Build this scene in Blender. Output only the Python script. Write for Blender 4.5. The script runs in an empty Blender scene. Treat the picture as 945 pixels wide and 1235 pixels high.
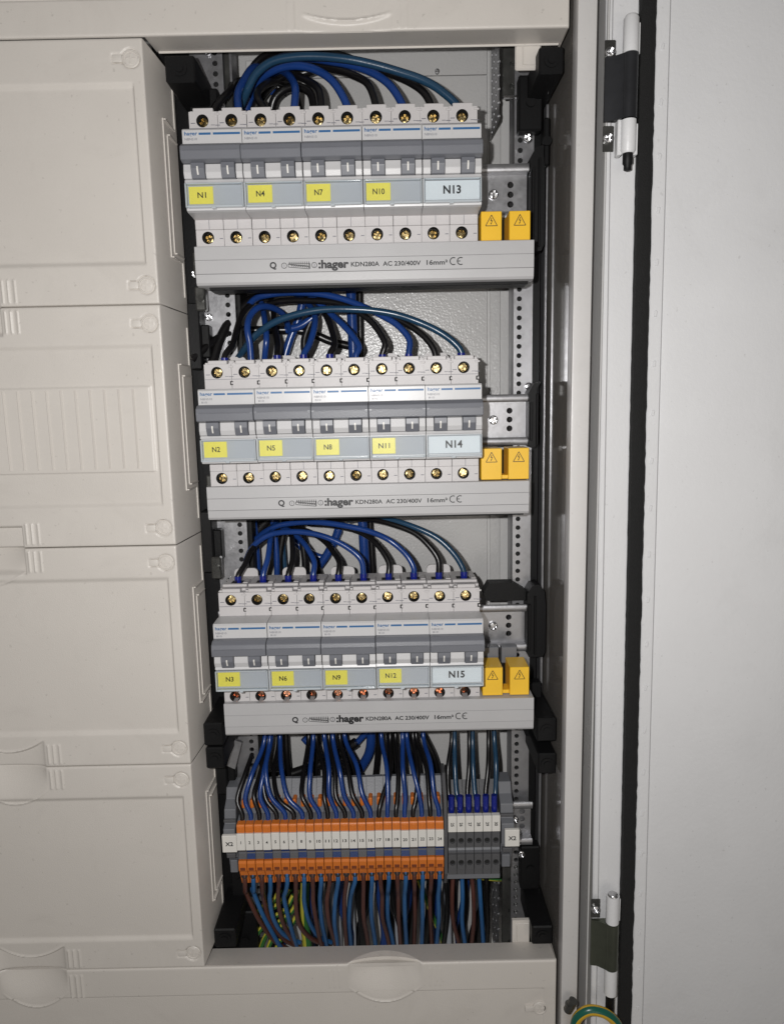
import bpy, bmesh, math, random
import numpy as np
from mathutils import Vector, Matrix
random.seed(11)
MM = 0.001                       # everything below is written in millimetres
scene = bpy.context.scene
COL = scene.collection

# ------------------------------------------------------------------ camera
cam_d = bpy.data.cameras.new('camera'); cam = bpy.data.objects.new('camera', cam_d); COL.objects.link(cam)
cam_d.sensor_fit = 'VERTICAL'; cam_d.sensor_height = 36.0; cam_d.lens = 36.0*850.0/1235.0
cam_d.clip_start = 0.02; cam_d.clip_end = 20
CAM = Vector((117.94, -439.7, -125.18))
tilt, roll = math.radians(8.58), math.radians(-1.2)
fwd = Vector((0, math.cos(tilt), -math.sin(tilt)))
r0 = Vector((1, 0, 0)); u0 = r0.cross(fwd)
rr = r0*math.cos(roll)+u0*math.sin(roll); uu = u0*math.cos(roll)-r0*math.sin(roll)
cam.matrix_world = Matrix(((rr.x, uu.x, -fwd.x, CAM.x*MM), (rr.y, uu.y, -fwd.y, CAM.y*MM), (rr.z, uu.z, -fwd.z, CAM.z*MM), (0, 0, 0, 1)))
scene.camera = cam

# ------------------------------------------------------------------ light: phone flash beside the lens, weak ambient, added front fill
w = bpy.data.worlds.new('World'); scene.world = w; w.use_nodes = True
w.node_tree.nodes['Background'].inputs[0].default_value = (1.0, 0.95, 0.88, 1)
w.node_tree.nodes['Background'].inputs[1].default_value = 0.085
fl = bpy.data.lights.new('phone_flash', 'POINT'); fl.energy = 7.6; fl.shadow_soft_size = 0.0035; fl.color = (1.0, 0.985, 0.97)
flo = bpy.data.objects.new('phone_flash', fl); COL.objects.link(flo)
flo.location = Vector((CAM.x-30, CAM.y-2, CAM.z+14))*MM
rm = bpy.data.lights.new('fill_light', 'AREA'); rm.energy = 3.4; rm.size = 1.0; rm.color = (1.0, 0.93, 0.84)  # fill added low in front to brighten the door and bottom
rmo = bpy.data.objects.new('fill_light', rm); COL.objects.link(rmo)
rmo.location = (0.55, -1.7, -0.55); rmo.rotation_euler = (Vector((0.2, 0, -0.4))-rmo.location).to_track_quat('-Z', 'Y').to_euler()
scene.view_settings.view_transform = 'Standard'; scene.view_settings.look = 'None'
scene.view_settings.exposure = 0.0; scene.view_settings.gamma = 1.0
scene.render.engine = 'CYCLES'

# ------------------------------------------------------------------ materials
def mat(name, color, rough=0.5, metal=0.0, bump=0.0, bscale=900, var=0.0, vscale=40, coat=0.0, spec=0.5, rvar=0.0, stretch=None, specks=0.0):
    m = bpy.data.materials.new(name); m.use_nodes = True; nt = m.node_tree; b = nt.nodes['Principled BSDF']
    b.inputs['Base Color'].default_value = (*color, 1); b.inputs['Roughness'].default_value = rough
    b.inputs['Metallic'].default_value = metal; b.inputs['Coat Weight'].default_value = coat
    b.inputs['Coat Roughness'].default_value = 0.12; b.inputs['Specular IOR Level'].default_value = spec
    tc = nt.nodes.new('ShaderNodeTexCoord'); src = tc.outputs['Object']
    if stretch:
        mp = nt.nodes.new('ShaderNodeMapping'); mp.inputs['Scale'].default_value = stretch
        nt.links.new(src, mp.inputs[0]); src = mp.outputs[0]
    if var or rvar:
        n = nt.nodes.new('ShaderNodeTexNoise'); n.inputs['Scale'].default_value = vscale; n.inputs['Detail'].default_value = 5; n.inputs['Roughness'].default_value = 0.65
        nt.links.new(src, n.inputs['Vector'])
        if var:
            r = nt.nodes.new('ShaderNodeValToRGB'); r.color_ramp.elements[0].position = 0.3; r.color_ramp.elements[1].position = 0.7
            r.color_ramp.elements[0].color = (*[c*(1-var) for c in color], 1); r.color_ramp.elements[1].color = (*[min(1, c*(1+var)) for c in color], 1)
            nt.links.new(n.outputs[0], r.inputs[0]); nt.links.new(r.outputs[0], b.inputs['Base Color'])
        if rvar:
            mr = nt.nodes.new('ShaderNodeMapRange'); mr.inputs['From Min'].default_value = 0.3; mr.inputs['From Max'].default_value = 0.7
            mr.inputs['To Min'].default_value = max(0.03, rough-rvar); mr.inputs['To Max'].default_value = rough+rvar
            nt.links.new(n.outputs[0], mr.inputs[0]); nt.links.new(mr.outputs[0], b.inputs['Roughness'])
    if specks:   # fine dust, rubbed spots and faint smears
        s1 = nt.nodes.new('ShaderNodeTexNoise'); s1.inputs['Scale'].default_value = 330; s1.inputs['Detail'].default_value = 2
        s2 = nt.nodes.new('ShaderNodeTexNoise'); s2.inputs['Scale'].default_value = 14; s2.inputs['Detail'].default_value = 6; s2.inputs['Roughness'].default_value = 0.7; s2.inputs['Distortion'].default_value = 1.2
        nt.links.new(src, s1.inputs['Vector']); nt.links.new(src, s2.inputs['Vector'])
        q1 = nt.nodes.new('ShaderNodeMapRange'); q1.inputs['From Min'].default_value = 0.70; q1.inputs['From Max'].default_value = 0.76; q1.inputs['To Max'].default_value = specks
        q2 = nt.nodes.new('ShaderNodeMapRange'); q2.inputs['From Min'].default_value = 0.55; q2.inputs['From Max'].default_value = 0.78; q2.inputs['To Max'].default_value = specks*0.45
        nt.links.new(s1.outputs[0], q1.inputs[0]); nt.links.new(s2.outputs[0], q2.inputs[0])
        ad = nt.nodes.new('ShaderNodeMath'); ad.operation = 'ADD'; nt.links.new(q1.outputs[0], ad.inputs[0]); nt.links.new(q2.outputs[0], ad.inputs[1])
        mx = nt.nodes.new('ShaderNodeMix'); mx.data_type = 'RGBA'; mx.inputs[7].default_value = (0.16, 0.14, 0.12, 1)
        nt.links.new(ad.outputs[0], mx.inputs[0])
        if var: nt.links.new(r.outputs[0], mx.inputs[6])
        else: mx.inputs[6].default_value = (*color, 1)
        nt.links.new(mx.outputs[2], b.inputs['Base Color'])
    if bump:
        n2 = nt.nodes.new('ShaderNodeTexNoise'); n2.inputs['Scale'].default_value = bscale; n2.inputs['Detail'].default_value = 3
        nt.links.new(src, n2.inputs['Vector'])
        bp = nt.nodes.new('ShaderNodeBump'); bp.inputs['Strength'].default_value = bump; bp.inputs['Distance'].default_value = 0.0006
        nt.links.new(n2.outputs[0], bp.inputs['Height']); nt.links.new(bp.outputs[0], b.inputs['Normal'])
    return m
M = {}
M['cover'] = mat('beige_cover_plastic', (0.60, 0.565, 0.525), 0.42, bump=0.2, bscale=1400, var=0.02, vscale=12, rvar=0.10, specks=0.22)
M['paint'] = mat('light_grey_cabinet_paint', (0.52, 0.515, 0.51), 0.30, bump=0.35, bscale=420, var=0.02, vscale=15, rvar=0.05)
M['paint_shaded'] = mat('shaded_smooth_grey_paint', (0.21, 0.195, 0.18), 0.10, bump=0.03, bscale=200, var=0.03, vscale=20, coat=0.5)  # same cabinet grey, with the wall's grazing-light shade put into the colour
M['door'] = mat('door_grey_paint', (0.68, 0.68, 0.69), 0.36, bump=0.22, bscale=420, var=0.03, vscale=9, rvar=0.10, specks=0.16)
M['backpaint'] = mat('textured_back_paint', (0.47, 0.465, 0.46), 0.25, bump=0.45, bscale=560, var=0.03, vscale=15, rvar=0.05, specks=0.2)
M['edgepaint'] = mat('front_edge_paint', (0.60, 0.585, 0.575), 0.33, bump=0.2, bscale=420, var=0.02, vscale=15, rvar=0.06, specks=0.15)
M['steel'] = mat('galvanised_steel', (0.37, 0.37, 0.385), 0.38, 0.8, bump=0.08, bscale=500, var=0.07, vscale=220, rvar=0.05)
M['darksteel'] = mat('dark_zinc_steel', (0.10, 0.10, 0.095), 0.34, 0.7, bump=0.2, bscale=200, var=0.2, vscale=60, rvar=0.12)  # darker zinc steel for brackets, hanger plates and lug
M['hingeblack'] = mat('dark_burnished_hinge', (0.035, 0.036, 0.04), 0.36, 0.5, var=0.2, vscale=60)
M['chrome'] = mat('zinc_screw', (0.55, 0.55, 0.56), 0.27, 1.0, bump=0.03, bscale=300)
M['brass'] = mat('yellow_zinc_screw', (0.36, 0.28, 0.14), 0.33, 1.0, bump=0.5, bscale=700, var=0.25, vscale=500)
M['copper'] = mat('copper_busbar', (0.38, 0.20, 0.13), 0.28, 1.0, bump=0.2, bscale=500)
M['black'] = mat('black_moulded_plastic', (0.006, 0.006, 0.0065), 0.5, bump=0.15, bscale=700, spec=0.22)
M['hole'] = mat('recess_shade_black', (0.008, 0.008, 0.008), 0.8)  # near-black that paints the shade inside holes, wells and joints
M['breaker'] = mat('breaker_light_grey_plastic', (0.53, 0.51, 0.51), 0.45, bump=0.14, bscale=1500, var=0.025, vscale=60)
M['face'] = mat('breaker_face_plastic', (0.52, 0.515, 0.52), 0.35, bump=0.06, bscale=1500, var=0.02, vscale=60)
M['toggle_grey'] = mat('mid_grey_plastic', (0.155, 0.16, 0.18), 0.36, bump=0.1, bscale=1300, var=0.04, vscale=70)
M['toggle_dark'] = mat('lever_grey_plastic', (0.14, 0.145, 0.165), 0.38)
M['paper'] = mat('grey_label_paper', (0.38, 0.39, 0.415), 0.6)
M['whitepaper'] = mat('white_label_paper', (0.60, 0.625, 0.645), 0.6)
M['yellow_tag'] = mat('yellow_label_tape', (0.70, 0.62, 0.10), 0.42, var=0.04, vscale=80)
M['print_black'] = mat('black_print', (0.012, 0.012, 0.014), 0.5)
M['print_grey'] = mat('grey_print', (0.16, 0.16, 0.19), 0.6)
M['print_blue'] = mat('blue_print', (0.03, 0.12, 0.28), 0.45)
M['white'] = mat('white_marker_plastic', (0.70, 0.68, 0.64), 0.45, bump=0.08, bscale=1200)
M['bar'] = mat('comb_cover_grey_plastic', (0.44, 0.435, 0.44), 0.42, bump=0.1, bscale=1300, var=0.03, vscale=30)
M['yellow'] = mat('yellow_cap_plastic', (0.84, 0.50, 0.03), 0.36, bump=0.08, bscale=1000, var=0.03, vscale=60)
M['orange'] = mat('orange_terminal_plastic', (0.62, 0.17, 0.025), 0.4, bump=0.15, bscale=900, var=0.08, vscale=150)
M['orange_dark'] = mat('orange_slot_shade', (0.16, 0.035, 0.008), 0.6)  # terminal orange darkened, slot shade put into the colour
M['tgrey'] = mat('terminal_grey_plastic', (0.085, 0.085, 0.09), 0.42, bump=0.12, bscale=900, var=0.05, vscale=120)
M['tblue'] = mat('terminal_blue_plastic', (0.012, 0.035, 0.13), 0.4, bump=0.12, bscale=900)
M['tback'] = mat('terminal_pale_grey_plastic', (0.15, 0.155, 0.17), 0.42, bump=0.1, bscale=900)
M['w_black'] = mat('black_wire_insulation', (0.006, 0.0055, 0.006), 0.30, bump=0.08, bscale=500)
M['w_blue'] = mat('blue_wire_insulation', (0.010, 0.041, 0.185), 0.25, bump=0.08, bscale=500, var=0.1, vscale=60)
M['w_teal'] = mat('teal_wire_insulation', (0.014, 0.048, 0.095), 0.26, bump=0.08, bscale=500, var=0.1, vscale=60)
M['w_lblue'] = mat('light_blue_wire_insulation', (0.022, 0.105, 0.27), 0.33, bump=0.08, bscale=500, var=0.1, vscale=60)
M['w_brown'] = mat('brown_wire_insulation', (0.085, 0.030, 0.022), 0.33, bump=0.08, bscale=500, var=0.1, vscale=60)
M['w_grey'] = mat('light_grey_cable_sheath', (0.36, 0.38, 0.42), 0.35)
M['w_green'] = mat('green_insulation', (0.035, 0.15, 0.035), 0.33)
M['w_yellow'] = mat('yellow_insulation', (0.55, 0.50, 0.06), 0.33)
M['e_green'] = mat('deep_green_insulation', (0.01, 0.10, 0.07), 0.3)
M['e_yellow'] = mat('golden_insulation', (0.62, 0.38, 0.03), 0.3)
M['ferrule'] = mat('blue_ferrule_plastic', (0.008, 0.016, 0.19), 0.22, coat=0.4)
M['gasket'] = mat('black_foam_gasket', (0.005, 0.005, 0.005), 0.85, bump=0.6, bscale=1500, var=0.3, vscale=400)
M['clearedge'] = mat('lit_clear_cover_edge', (0.47, 0.51, 0.54), 0.10, coat=0.8)  # pale opaque colour painted for clear edges catching the light
def clear_mat():
    m = bpy.data.materials.new('clear_label_window'); m.use_nodes = True; nt = m.node_tree
    for n in list(nt.nodes): nt.nodes.remove(n)
    o = nt.nodes.new('ShaderNodeOutputMaterial'); mx = nt.nodes.new('ShaderNodeMixShader'); t = nt.nodes.new('ShaderNodeBsdfTransparent'); g = nt.nodes.new('ShaderNodeBsdfGlossy'); f = nt.nodes.new('ShaderNodeFresnel')
    t.inputs[0].default_value = (0.95, 0.975, 0.985, 1); g.inputs['Roughness'].default_value = 0.1; f.inputs[0].default_value = 1.5
    nt.links.new(f.outputs[0], mx.inputs[0]); nt.links.new(t.outputs[0], mx.inputs[1]); nt.links.new(g.outputs[0], mx.inputs[2]); nt.links.new(mx.outputs[0], o.inputs[0])
    return m
M['clear'] = clear_mat()

# ------------------------------------------------------------------ helpers
def new_obj(name, bm, mats, parent=None, smooth=False, loc=(0, 0, 0), normals=True):
    if normals: bmesh.ops.recalc_face_normals(bm, faces=bm.faces)
    me = bpy.data.meshes.new(name); bm.to_mesh(me); bm.free()
    if not isinstance(mats, (list, tuple)): mats = [mats]
    for m in mats: me.materials.append(m)
    if smooth:
        for p in me.polygons: p.use_smooth = True
        try: me.set_sharp_from_angle(angle=math.radians(38))
        except Exception: pass
    o = bpy.data.objects.new(name, me); COL.objects.link(o); o.location = Vector(loc)*MM
    if parent: o.parent = parent
    return o
def thing(name, label, cat, loc=(0, 0, 0), group=None):
    o = bpy.data.objects.new(name, None); COL.objects.link(o); o.location = Vector(loc)*MM; o.empty_display_size = 0.01
    o['label'] = label; o['category'] = cat
    if group: o['group'] = group
    return o
def tag(o, label, cat, group=None):
    o['label'] = label; o['category'] = cat
    if group: o['group'] = group
    return o
def copy_tree(o, parent=None):
    c = o.copy(); COL.objects.link(c); c.parent = parent
    for ch in list(o.children): copy_tree(ch, c)
    return c
def V(bm, x, y, z): return bm.verts.new((x*MM, y*MM, z*MM))
def F(bm, vs, mi=0):
    try: f = bm.faces.new(vs); f.material_index = mi; return f
    except ValueError: return None
def box(bm, x0, x1, y0, y1, z0, z1, bev=0.0, mi=0, seg=1):
    v = [V(bm, x, y, z) for x in (x0, x1) for y in (y0, y1) for z in (z0, z1)]
    fs = [F(bm, [v[i] for i in q], mi) for q in ((0, 1, 3, 2), (4, 6, 7, 5), (0, 4, 5, 1), (2, 3, 7, 6), (0, 2, 6, 4), (1, 5, 7, 3))]
    if bev:
        es = list({e for f in fs for e in f.edges})
        r = bmesh.ops.bevel(bm, geom=es, offset=bev*MM, segments=seg, affect='EDGES', profile=0.6)
        for f in r['faces']: f.material_index = mi
def prof(bm, pts, x0, x1, mi=0, bev=0.0):       # closed (y,z) outline pushed along x
    a = [V(bm, x0, y, z) for y, z in pts]; b = [V(bm, x1, y, z) for y, z in pts]; n = len(pts)
    fs = [F(bm, a, mi), F(bm, b[::-1], mi)]
    for i in range(n): fs.append(F(bm, [a[i], a[(i+1) % n], b[(i+1) % n], b[i]], mi))
    if bev:
        es = list({e for f in fs for e in f.edges})
        bmesh.ops.bevel(bm, geom=es, offset=bev*MM, segments=1, affect='EDGES')
def plan(bm, pts, z0, z1, mi=0):                # closed (x,y) outline pushed along z
    a = [V(bm, x, y, z0) for x, y in pts]; b = [V(bm, x, y, z1) for x, y in pts]; n = len(pts)
    F(bm, a, mi); F(bm, b[::-1], mi)
    for i in range(n): F(bm, [a[i], a[(i+1) % n], b[(i+1) % n], b[i]], mi)
def front(bm, pts, y0, y1, mi=0):               # closed (x,z) outline pushed along y
    a = [V(bm, x, y0, z) for x, z in pts]; b = [V(bm, x, y1, z) for x, z in pts]; n = len(pts)
    F(bm, a, mi); F(bm, b[::-1], mi)
    for i in range(n): F(bm, [a[i], a[(i+1) % n], b[(i+1) % n], b[i]], mi)
def rrect(x0, x1, z0, z1, r, n=5):
    out = []
    for cx, cz, a0 in ((x1-r, z1-r, 0), (x0+r, z1-r, 90), (x0+r, z0+r, 180), (x1-r, z0+r, 270)):
        for k in range(n+1):
            a = math.radians(a0+90*k/n); out.append((cx+r*math.cos(a), cz+r*math.sin(a)))
    return out
def hole_cell(bm, x0, x1, z0, z1, y, cx, cz, rx, rz, depth, n=16, mi=0, mic=0):
    ang = sorted([2*math.pi*k/n for k in range(n)]+[math.atan2(b-cz, a-cx) % (2*math.pi) for a in (x0, x1) for b in (z0, z1)])
    aa = []
    for t in ang:
        if not aa or t-aa[-1] > 1e-4: aa.append(t)
    out, inn, back = [], [], []
    for t in aa:
        c, s = math.cos(t), math.sin(t); k = 1e9
        if c > 1e-9: k = min(k, (x1-cx)/c)
        if c < -1e-9: k = min(k, (x0-cx)/c)
        if s > 1e-9: k = min(k, (z1-cz)/s)
        if s < -1e-9: k = min(k, (z0-cz)/s)
        out.append(V(bm, cx+k*c, y, cz+k*s)); inn.append(V(bm, cx+rx*c, y, cz+rz*s)); back.append(V(bm, cx+rx*c, y+depth, cz+rz*s))
    m = len(aa)
    for i in range(m):
        j = (i+1) % m
        F(bm, [out[i], inn[i], inn[j], out[j]], mi); F(bm, [inn[i], back[i], back[j], inn[j]], mic)
def rim(bm, x0, x1, z0, z1, y0, y1, mi=0):
    a = [V(bm, x, y0, z) for x, z in ((x0, z0), (x1, z0), (x1, z1), (x0, z1))]; b = [V(bm, x, y1, z) for x, z in ((x0, z0), (x1, z0), (x1, z1), (x0, z1))]
    for i in range(4): F(bm, [a[i], a[(i+1) % 4], b[(i+1) % 4], b[i]], mi)
def quad(bm, x0, x1, z0, z1, y, mi=0): F(bm, [V(bm, x0, y, z0), V(bm, x1, y, z0), V(bm, x1, y, z1), V(bm, x0, y, z1)], mi)
def disc(bm, cx, cz, y, r, n=20, mi=0): F(bm, [V(bm, cx+r*math.cos(2*math.pi*k/n), y, cz+r*math.sin(2*math.pi*k/n)) for k in range(n)], mi)
def lathe(bm, prf, axis='y', c=(0, 0, 0), n=20, mi=0):   # prf: (radius, distance along axis)
    rings = []
    for r, h in prf:
        ring = []
        for k in range(n):
            a = 2*math.pi*k/n; p, q = r*math.cos(a), r*math.sin(a)
            ring.append(V(bm, c[0]+p, c[1]+h, c[2]+q) if axis == 'y' else V(bm, c[0]+p, c[1]+q, c[2]+h))
        rings.append(ring)
    for a, b in zip(rings, rings[1:]):
        for k in range(n): F(bm, [a[k], a[(k+1) % n], b[(k+1) % n], b[k]], mi)
    F(bm, rings[0], mi); F(bm, rings[-1][::-1], mi)
def screw_bm(r, h=1.2, slot=0.22, phillips=True, n=32):  # domed head facing -y with a recessed cross
    bm = bmesh.new(); w, L = r*slot, r*0.72
    def rc(t):
        c, s = abs(math.cos(t)), abs(math.sin(t))
        def rect(a, b): return min(a/c if c > 1e-6 else 1e9, b/s if s > 1e-6 else 1e9)
        return max(rect(L, w), rect(w, L) if phillips else 0)
    crit = [math.atan2(w, L), math.atan2(L, w), math.atan2(w, w)]
    ang = sorted([2*math.pi*k/n for k in range(n)]+[(q*math.pi/2+(c if q % 2 == 0 else math.pi/2-c)) % (2*math.pi) for q in range(4) for c in crit])
    A = []
    for t in ang:
        if not A or t-A[-1] > 1e-3: A.append(t)
    rings = []
    for rad, y in ((lambda t: r, h), (lambda t: r, 0.35*h), (lambda t: r*0.88, 0.0), (rc, -0.15*h), (rc, h*0.9)):
        rings.append([V(bm, rad(t)*math.cos(t), y, rad(t)*math.sin(t)) for t in A])
    for a, b in zip(rings, rings[1:]):
        for k in range(len(A)): F(bm, [a[k], a[(k+1) % len(A)], b[(k+1) % len(A)], b[k]])
    F(bm, rings[-1]); return bm
def spline(P, step=2.2):
    P = [Vector(p) for p in P]; Q = [P[0]*2-P[1]]+P+[P[-1]*2-P[-2]]; out = []
    for i in range(1, len(Q)-2):
        p0, p1, p2, p3 = Q[i-1:i+3]; n = max(2, int((p2-p1).length/step))
        d1 = max((p1-p0).length, .1)**.5; d2 = max((p2-p1).length, .1)**.5; d3 = max((p3-p2).length, .1)**.5
        m1 = ((p1-p0)/d1-(p2-p0)/(d1+d2)+(p2-p1)/d2)*d2; m2 = ((p2-p1)/d2-(p3-p1)/(d2+d3)+(p3-p2)/d3)*d2
        for k in range(n):
            t = k/n; out.append(p1*(2*t**3-3*t*t+1)+m1*(t**3-2*t*t+t)+p2*(-2*t**3+3*t*t)+m2*(t**3-t*t))
    out.append(P[-1]); return out
def tube(bm, pts, r, n=12, twist=0.0, two=False, green=None):
    up = Vector((0, -1, 0.03)); rings = []; phase = 0
    for i, p in enumerate(pts):
        t = (pts[min(i+1, len(pts)-1)]-pts[max(i-1, 0)]).normalized()
        up = (up-t*up.dot(t)); up = up.normalized() if up.length > 1e-5 else t.orthogonal().normalized()
        s = t.cross(up); phase = twist*i
        rings.append([bm.verts.new((p+(up*math.cos(2*math.pi*k/n+phase)+s*math.sin(2*math.pi*k/n+phase))*r)*MM) for k in range(n)])
    for a, b in zip(rings, rings[1:]):
        for k in range(n):
            F(bm, [a[k], a[(k+1) % n], b[(k+1) % n], b[k]], ((0 if k in green else 1) if green else (1 if two and k < n//2 else 0)))
    F(bm, rings[0]); F(bm, rings[-1][::-1])
TXT = {}
def text_mesh(s, size, bold=0.0):
    key = (s, size, bold)
    if key in TXT: return TXT[key]
    cu = bpy.data.curves.new('lettering', 'FONT'); cu.body = s; cu.size = 1.0; cu.align_x = 'CENTER'; cu.align_y = 'CENTER'; cu.resolution_u = 3; cu.offset = bold; cu.extrude = 0.015
    o = bpy.data.objects.new('lettering_source', cu); COL.objects.link(o)
    dg = bpy.context.evaluated_depsgraph_get(); me = bpy.data.meshes.new_from_object(o.evaluated_get(dg))
    bpy.data.objects.remove(o); bpy.data.curves.remove(cu)
    co = np.empty(len(me.vertices)*3); me.vertices.foreach_get('co', co); co = co.reshape(-1, 3)
    cx = (co[:, 0].min()+co[:, 0].max())/2; cz = (co[:, 1].min()+co[:, 1].max())/2
    new = np.c_[(co[:, 0]-cx)*size*MM, -co[:, 2]*size*MM, (co[:, 1]-cz)*size*MM]
    me.vertices.foreach_set('co', new.ravel()); me.update(); me['w'] = float((co[:, 0].max()-co[:, 0].min())*size)
    TXT[key] = me; return me
def text(s, x, y, z, height, m, parent=None, bold=0.0, width=None, rot=0.0):
    me = text_mesh(s, height/0.73, bold).copy(); me.materials.clear(); me.materials.append(m)
    o = bpy.data.objects.new('lettering', me); COL.objects.link(o); o.location = Vector((x, y, z))*MM
    if width: o.scale.x = width/me['w']
    if rot: o.rotation_euler.y = rot
    if parent: o.parent = parent
    return o
def arc_bm(bm, cx, cz, r, w, a0, a1, y, n=18, mi=0):
    P = [(cx+r*math.cos(math.radians(a0+(a1-a0)*k/n)), cz+r*math.sin(math.radians(a0+(a1-a0)*k/n))) for k in range(n+1)]
    Q = [(cx+(r-w)*math.cos(math.radians(a0+(a1-a0)*k/n)), cz+(r-w)*math.sin(math.radians(a0+(a1-a0)*k/n))) for k in range(n+1)]
    a = [V(bm, x, y, z) for x, z in P]; b = [V(bm, x, y, z) for x, z in Q]
    for k in range(n): F(bm, [a[k], a[k+1], b[k+1], b[k]], mi)
def line(bm, x0, z0, x1, z1, w, y, mi=0):
    d = Vector((x1-x0, z1-z0)).normalized(); nx, nz = -d.y*w/2, d.x*w/2
    F(bm, [V(bm, x0+nx, y, z0+nz), V(bm, x1+nx, y, z1+nz), V(bm, x1-nx, y, z1-nz), V(bm, x0-nx, y, z0-nz)], mi)

# ------------------------------------------------------------------ the cabinet
cab = thing('electrical_cabinet', 'light grey sheet metal cabinet body standing open around the breaker rows', 'cabinet')
WX = 230.0; BY = 112.0
bm = bmesh.new(); box(bm, -190, WX, BY, BY+2, -640, 170); new_obj('back_panel', bm, M['paint'], cab)
bm = bmesh.new(); box(bm, -180, 193, BY-3, BY-0.01, 109.5, 168, .3); new_obj('back_plate', bm, M['backpaint'], cab)
bm = bmesh.new(); box(bm, -180, 193, BY-3, BY-0.01, -622, 108.9, .3); new_obj('back_plate', bm, M['backpaint'], cab)
bm = bmesh.new(); box(bm, 195, 203, BY-2, BY-0.01, -622, 168, .3); new_obj('back_stiffener', bm, M['backpaint'], cab)
bm = bmesh.new(); box(bm, WX, WX+1.5, 0.6, BY+2, -640, 170); new_obj('side_wall', bm, M['paint_shaded'], cab)
bm = bmesh.new(); box(bm, -192, -190, 0, BY+2, -640, 170); new_obj('side_wall', bm, M['paint'], cab)
bm = bmesh.new(); box(bm, -190, WX, 0.6, BY, 170, 172); new_obj('top_wall', bm, M['paint'], cab)
bm = bmesh.new(); box(bm, -190, WX, 0.6, BY, -642, -640); new_obj('bottom_wall', bm, M['paint'], cab)
bm = bmesh.new(); box(bm, WX-0.1, 241.0, 0, 12, -642, 172, .9, seg=2); new_obj('front_edge', bm, M['edgepaint'], cab, smooth=True)
bm = bmesh.new(); box(bm, 241.0, 247.2, 20, 22, -642, 172); new_obj('rain_channel', bm, M['paint'], cab)
bm = bmesh.new(); box(bm, 247.2, 248.3, 0.5, 22, -642, 172, .3); new_obj('channel_lip', bm, M['paint'], cab)
bm = bmesh.new(); lathe(bm, [(0.1, -2.2), (1.6, -1.8), (1.8, 0)], c=(157, BY-3, 111.5)); new_obj('rivet', bm, M['chrome'], cab, smooth=True)
# perforated upright rails
def perforated(x0, x1, hx, name='perforated_rail'):
    bm = bmesh.new(); z = -560.0; pitch = 6.45
    while z < 118:
        hole_cell(bm, x0, x1, z, z+pitch, 66, hx, z+pitch/2, 1.75, 1.75, 1.6, 12); z += pitch
    rim(bm, x0, x1, -560, z, 66, 67.6)
    box(bm, x0, x0+1.2, 67.7, 88, -560, z)
    return new_obj(name, bm, M['steel'], cab)
perforated(205.5, 218.6, 209.3); perforated(-9.5, 12.2, 7.2)
bm = bmesh.new(); box(bm, 205.5, 218.6, 71, 72.5, -562, 120); box(bm, -9.5, 12.2, 71, 72.5, -562, 120); new_obj('rail_hole_shade', bm, M['hole'], cab)  # dark sheets behind the holes stand in for shade inside the rails
bm = bmesh.new(); box(bm, 219.6, 225.0, 72, 86, -562, 120, .3); new_obj('rail_channel', bm, M['black'], cab)
bm = bmesh.new(); box(bm, 226.6, 228.6, 66, 90, -562, 72, .5); new_obj('corner_strip', bm, M['steel'], cab)
bm = bmesh.new(); box(bm, -34, -9.8, 66, 88, -600, 140, .4); new_obj('rail_channel', bm, M['black'], cab)
bm = bmesh.new(); box(bm, 12.6, 15.5, 69, 95, -562, 70, .4); new_obj('rail_channel', bm, M['black'], cab)
for (x, z) in ((216, -113.6), (9, 20), (-2, -250), (-6, -62), (-14, -33), (214.5, 52.5), (3, 108)):
    new_obj('screw', screw_bm(2.6, 1.6), M['chrome'], cab, loc=(x, 63.6, z)).rotation_euler.y = random.uniform(0, 1.5)
# perforated corner brackets of galvanised steel
def corner(name, x0, x1, z0, z1, edge):
    bm = bmesh.new(); nx, nz = 2, 3
    for i in range(nx):
        for k in range(nz):
            a, b = x0+(x1-x0)*i/nx, x0+(x1-x0)*(i+1)/nx; c, d = z0+(z1-z0)*k/nz, z0+(z1-z0)*(k+1)/nz
            hole_cell(bm, a, b, c, d, 68, (a+b)/2, (c+d)/2, 1.7, 1.7, 1.4, 12)
    rim(bm, x0, x1, z0, z1, 68, 69.4)
    quad(bm, x0, x1, z0, z1, 72)
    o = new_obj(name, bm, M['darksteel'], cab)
    bm = bmesh.new()
    # flange running back into the cabinet with holes seen edge on
    n = 8
    for i in range(4):
        for k in range(n):
            y0, y1 = 69+9.5*i, 69+9.5*(i+1); c, d = z0-14+(z1-z0+28)*k/n, z0-14+(z1-z0+28)*(k+1)/n
            sub = bmesh.new(); hole_cell(sub, y0, y1, c, d, 0, (y0+y1)/2, (c+d)/2, 1.5, 1.5, 1.0, 10)
            for v in sub.verts: v.co = Vector((edge*MM+v.co.y, v.co.x, v.co.z))
            me = bpy.data.meshes.new('tmp'); sub.to_mesh(me); sub.free(); bm.from_mesh(me); bpy.data.meshes.remove(me)
    new_obj('bracket_flange', bm, M['steel'], cab)
    bm = bmesh.new(); box(bm, x0-.4, x1+2, 64.5, 67.9, z0-1.6, z0, .4); new_obj('bracket_lip', bm, M['chrome'], cab)
corner('corner_bracket', 198, 222, 77.5, 118, 195.5)
corner('corner_bracket', 199, 224, -566, -484, 196.5)
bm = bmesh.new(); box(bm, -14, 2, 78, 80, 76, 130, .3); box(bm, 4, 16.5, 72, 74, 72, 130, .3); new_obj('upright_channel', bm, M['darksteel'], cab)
bm = bmesh.new(); box(bm, 16.5, 18.2, 66, 84, 84, 130, .3); new_obj('channel_edge', bm, M['steel'], cab)
bm = bmesh.new(); box(bm, 22, 36, 96, 104, 101, 116, .6); box(bm, 25, 33, 94, 96, 104, 108, .4); new_obj('plate_clip', bm, M['paint'], cab)
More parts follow.
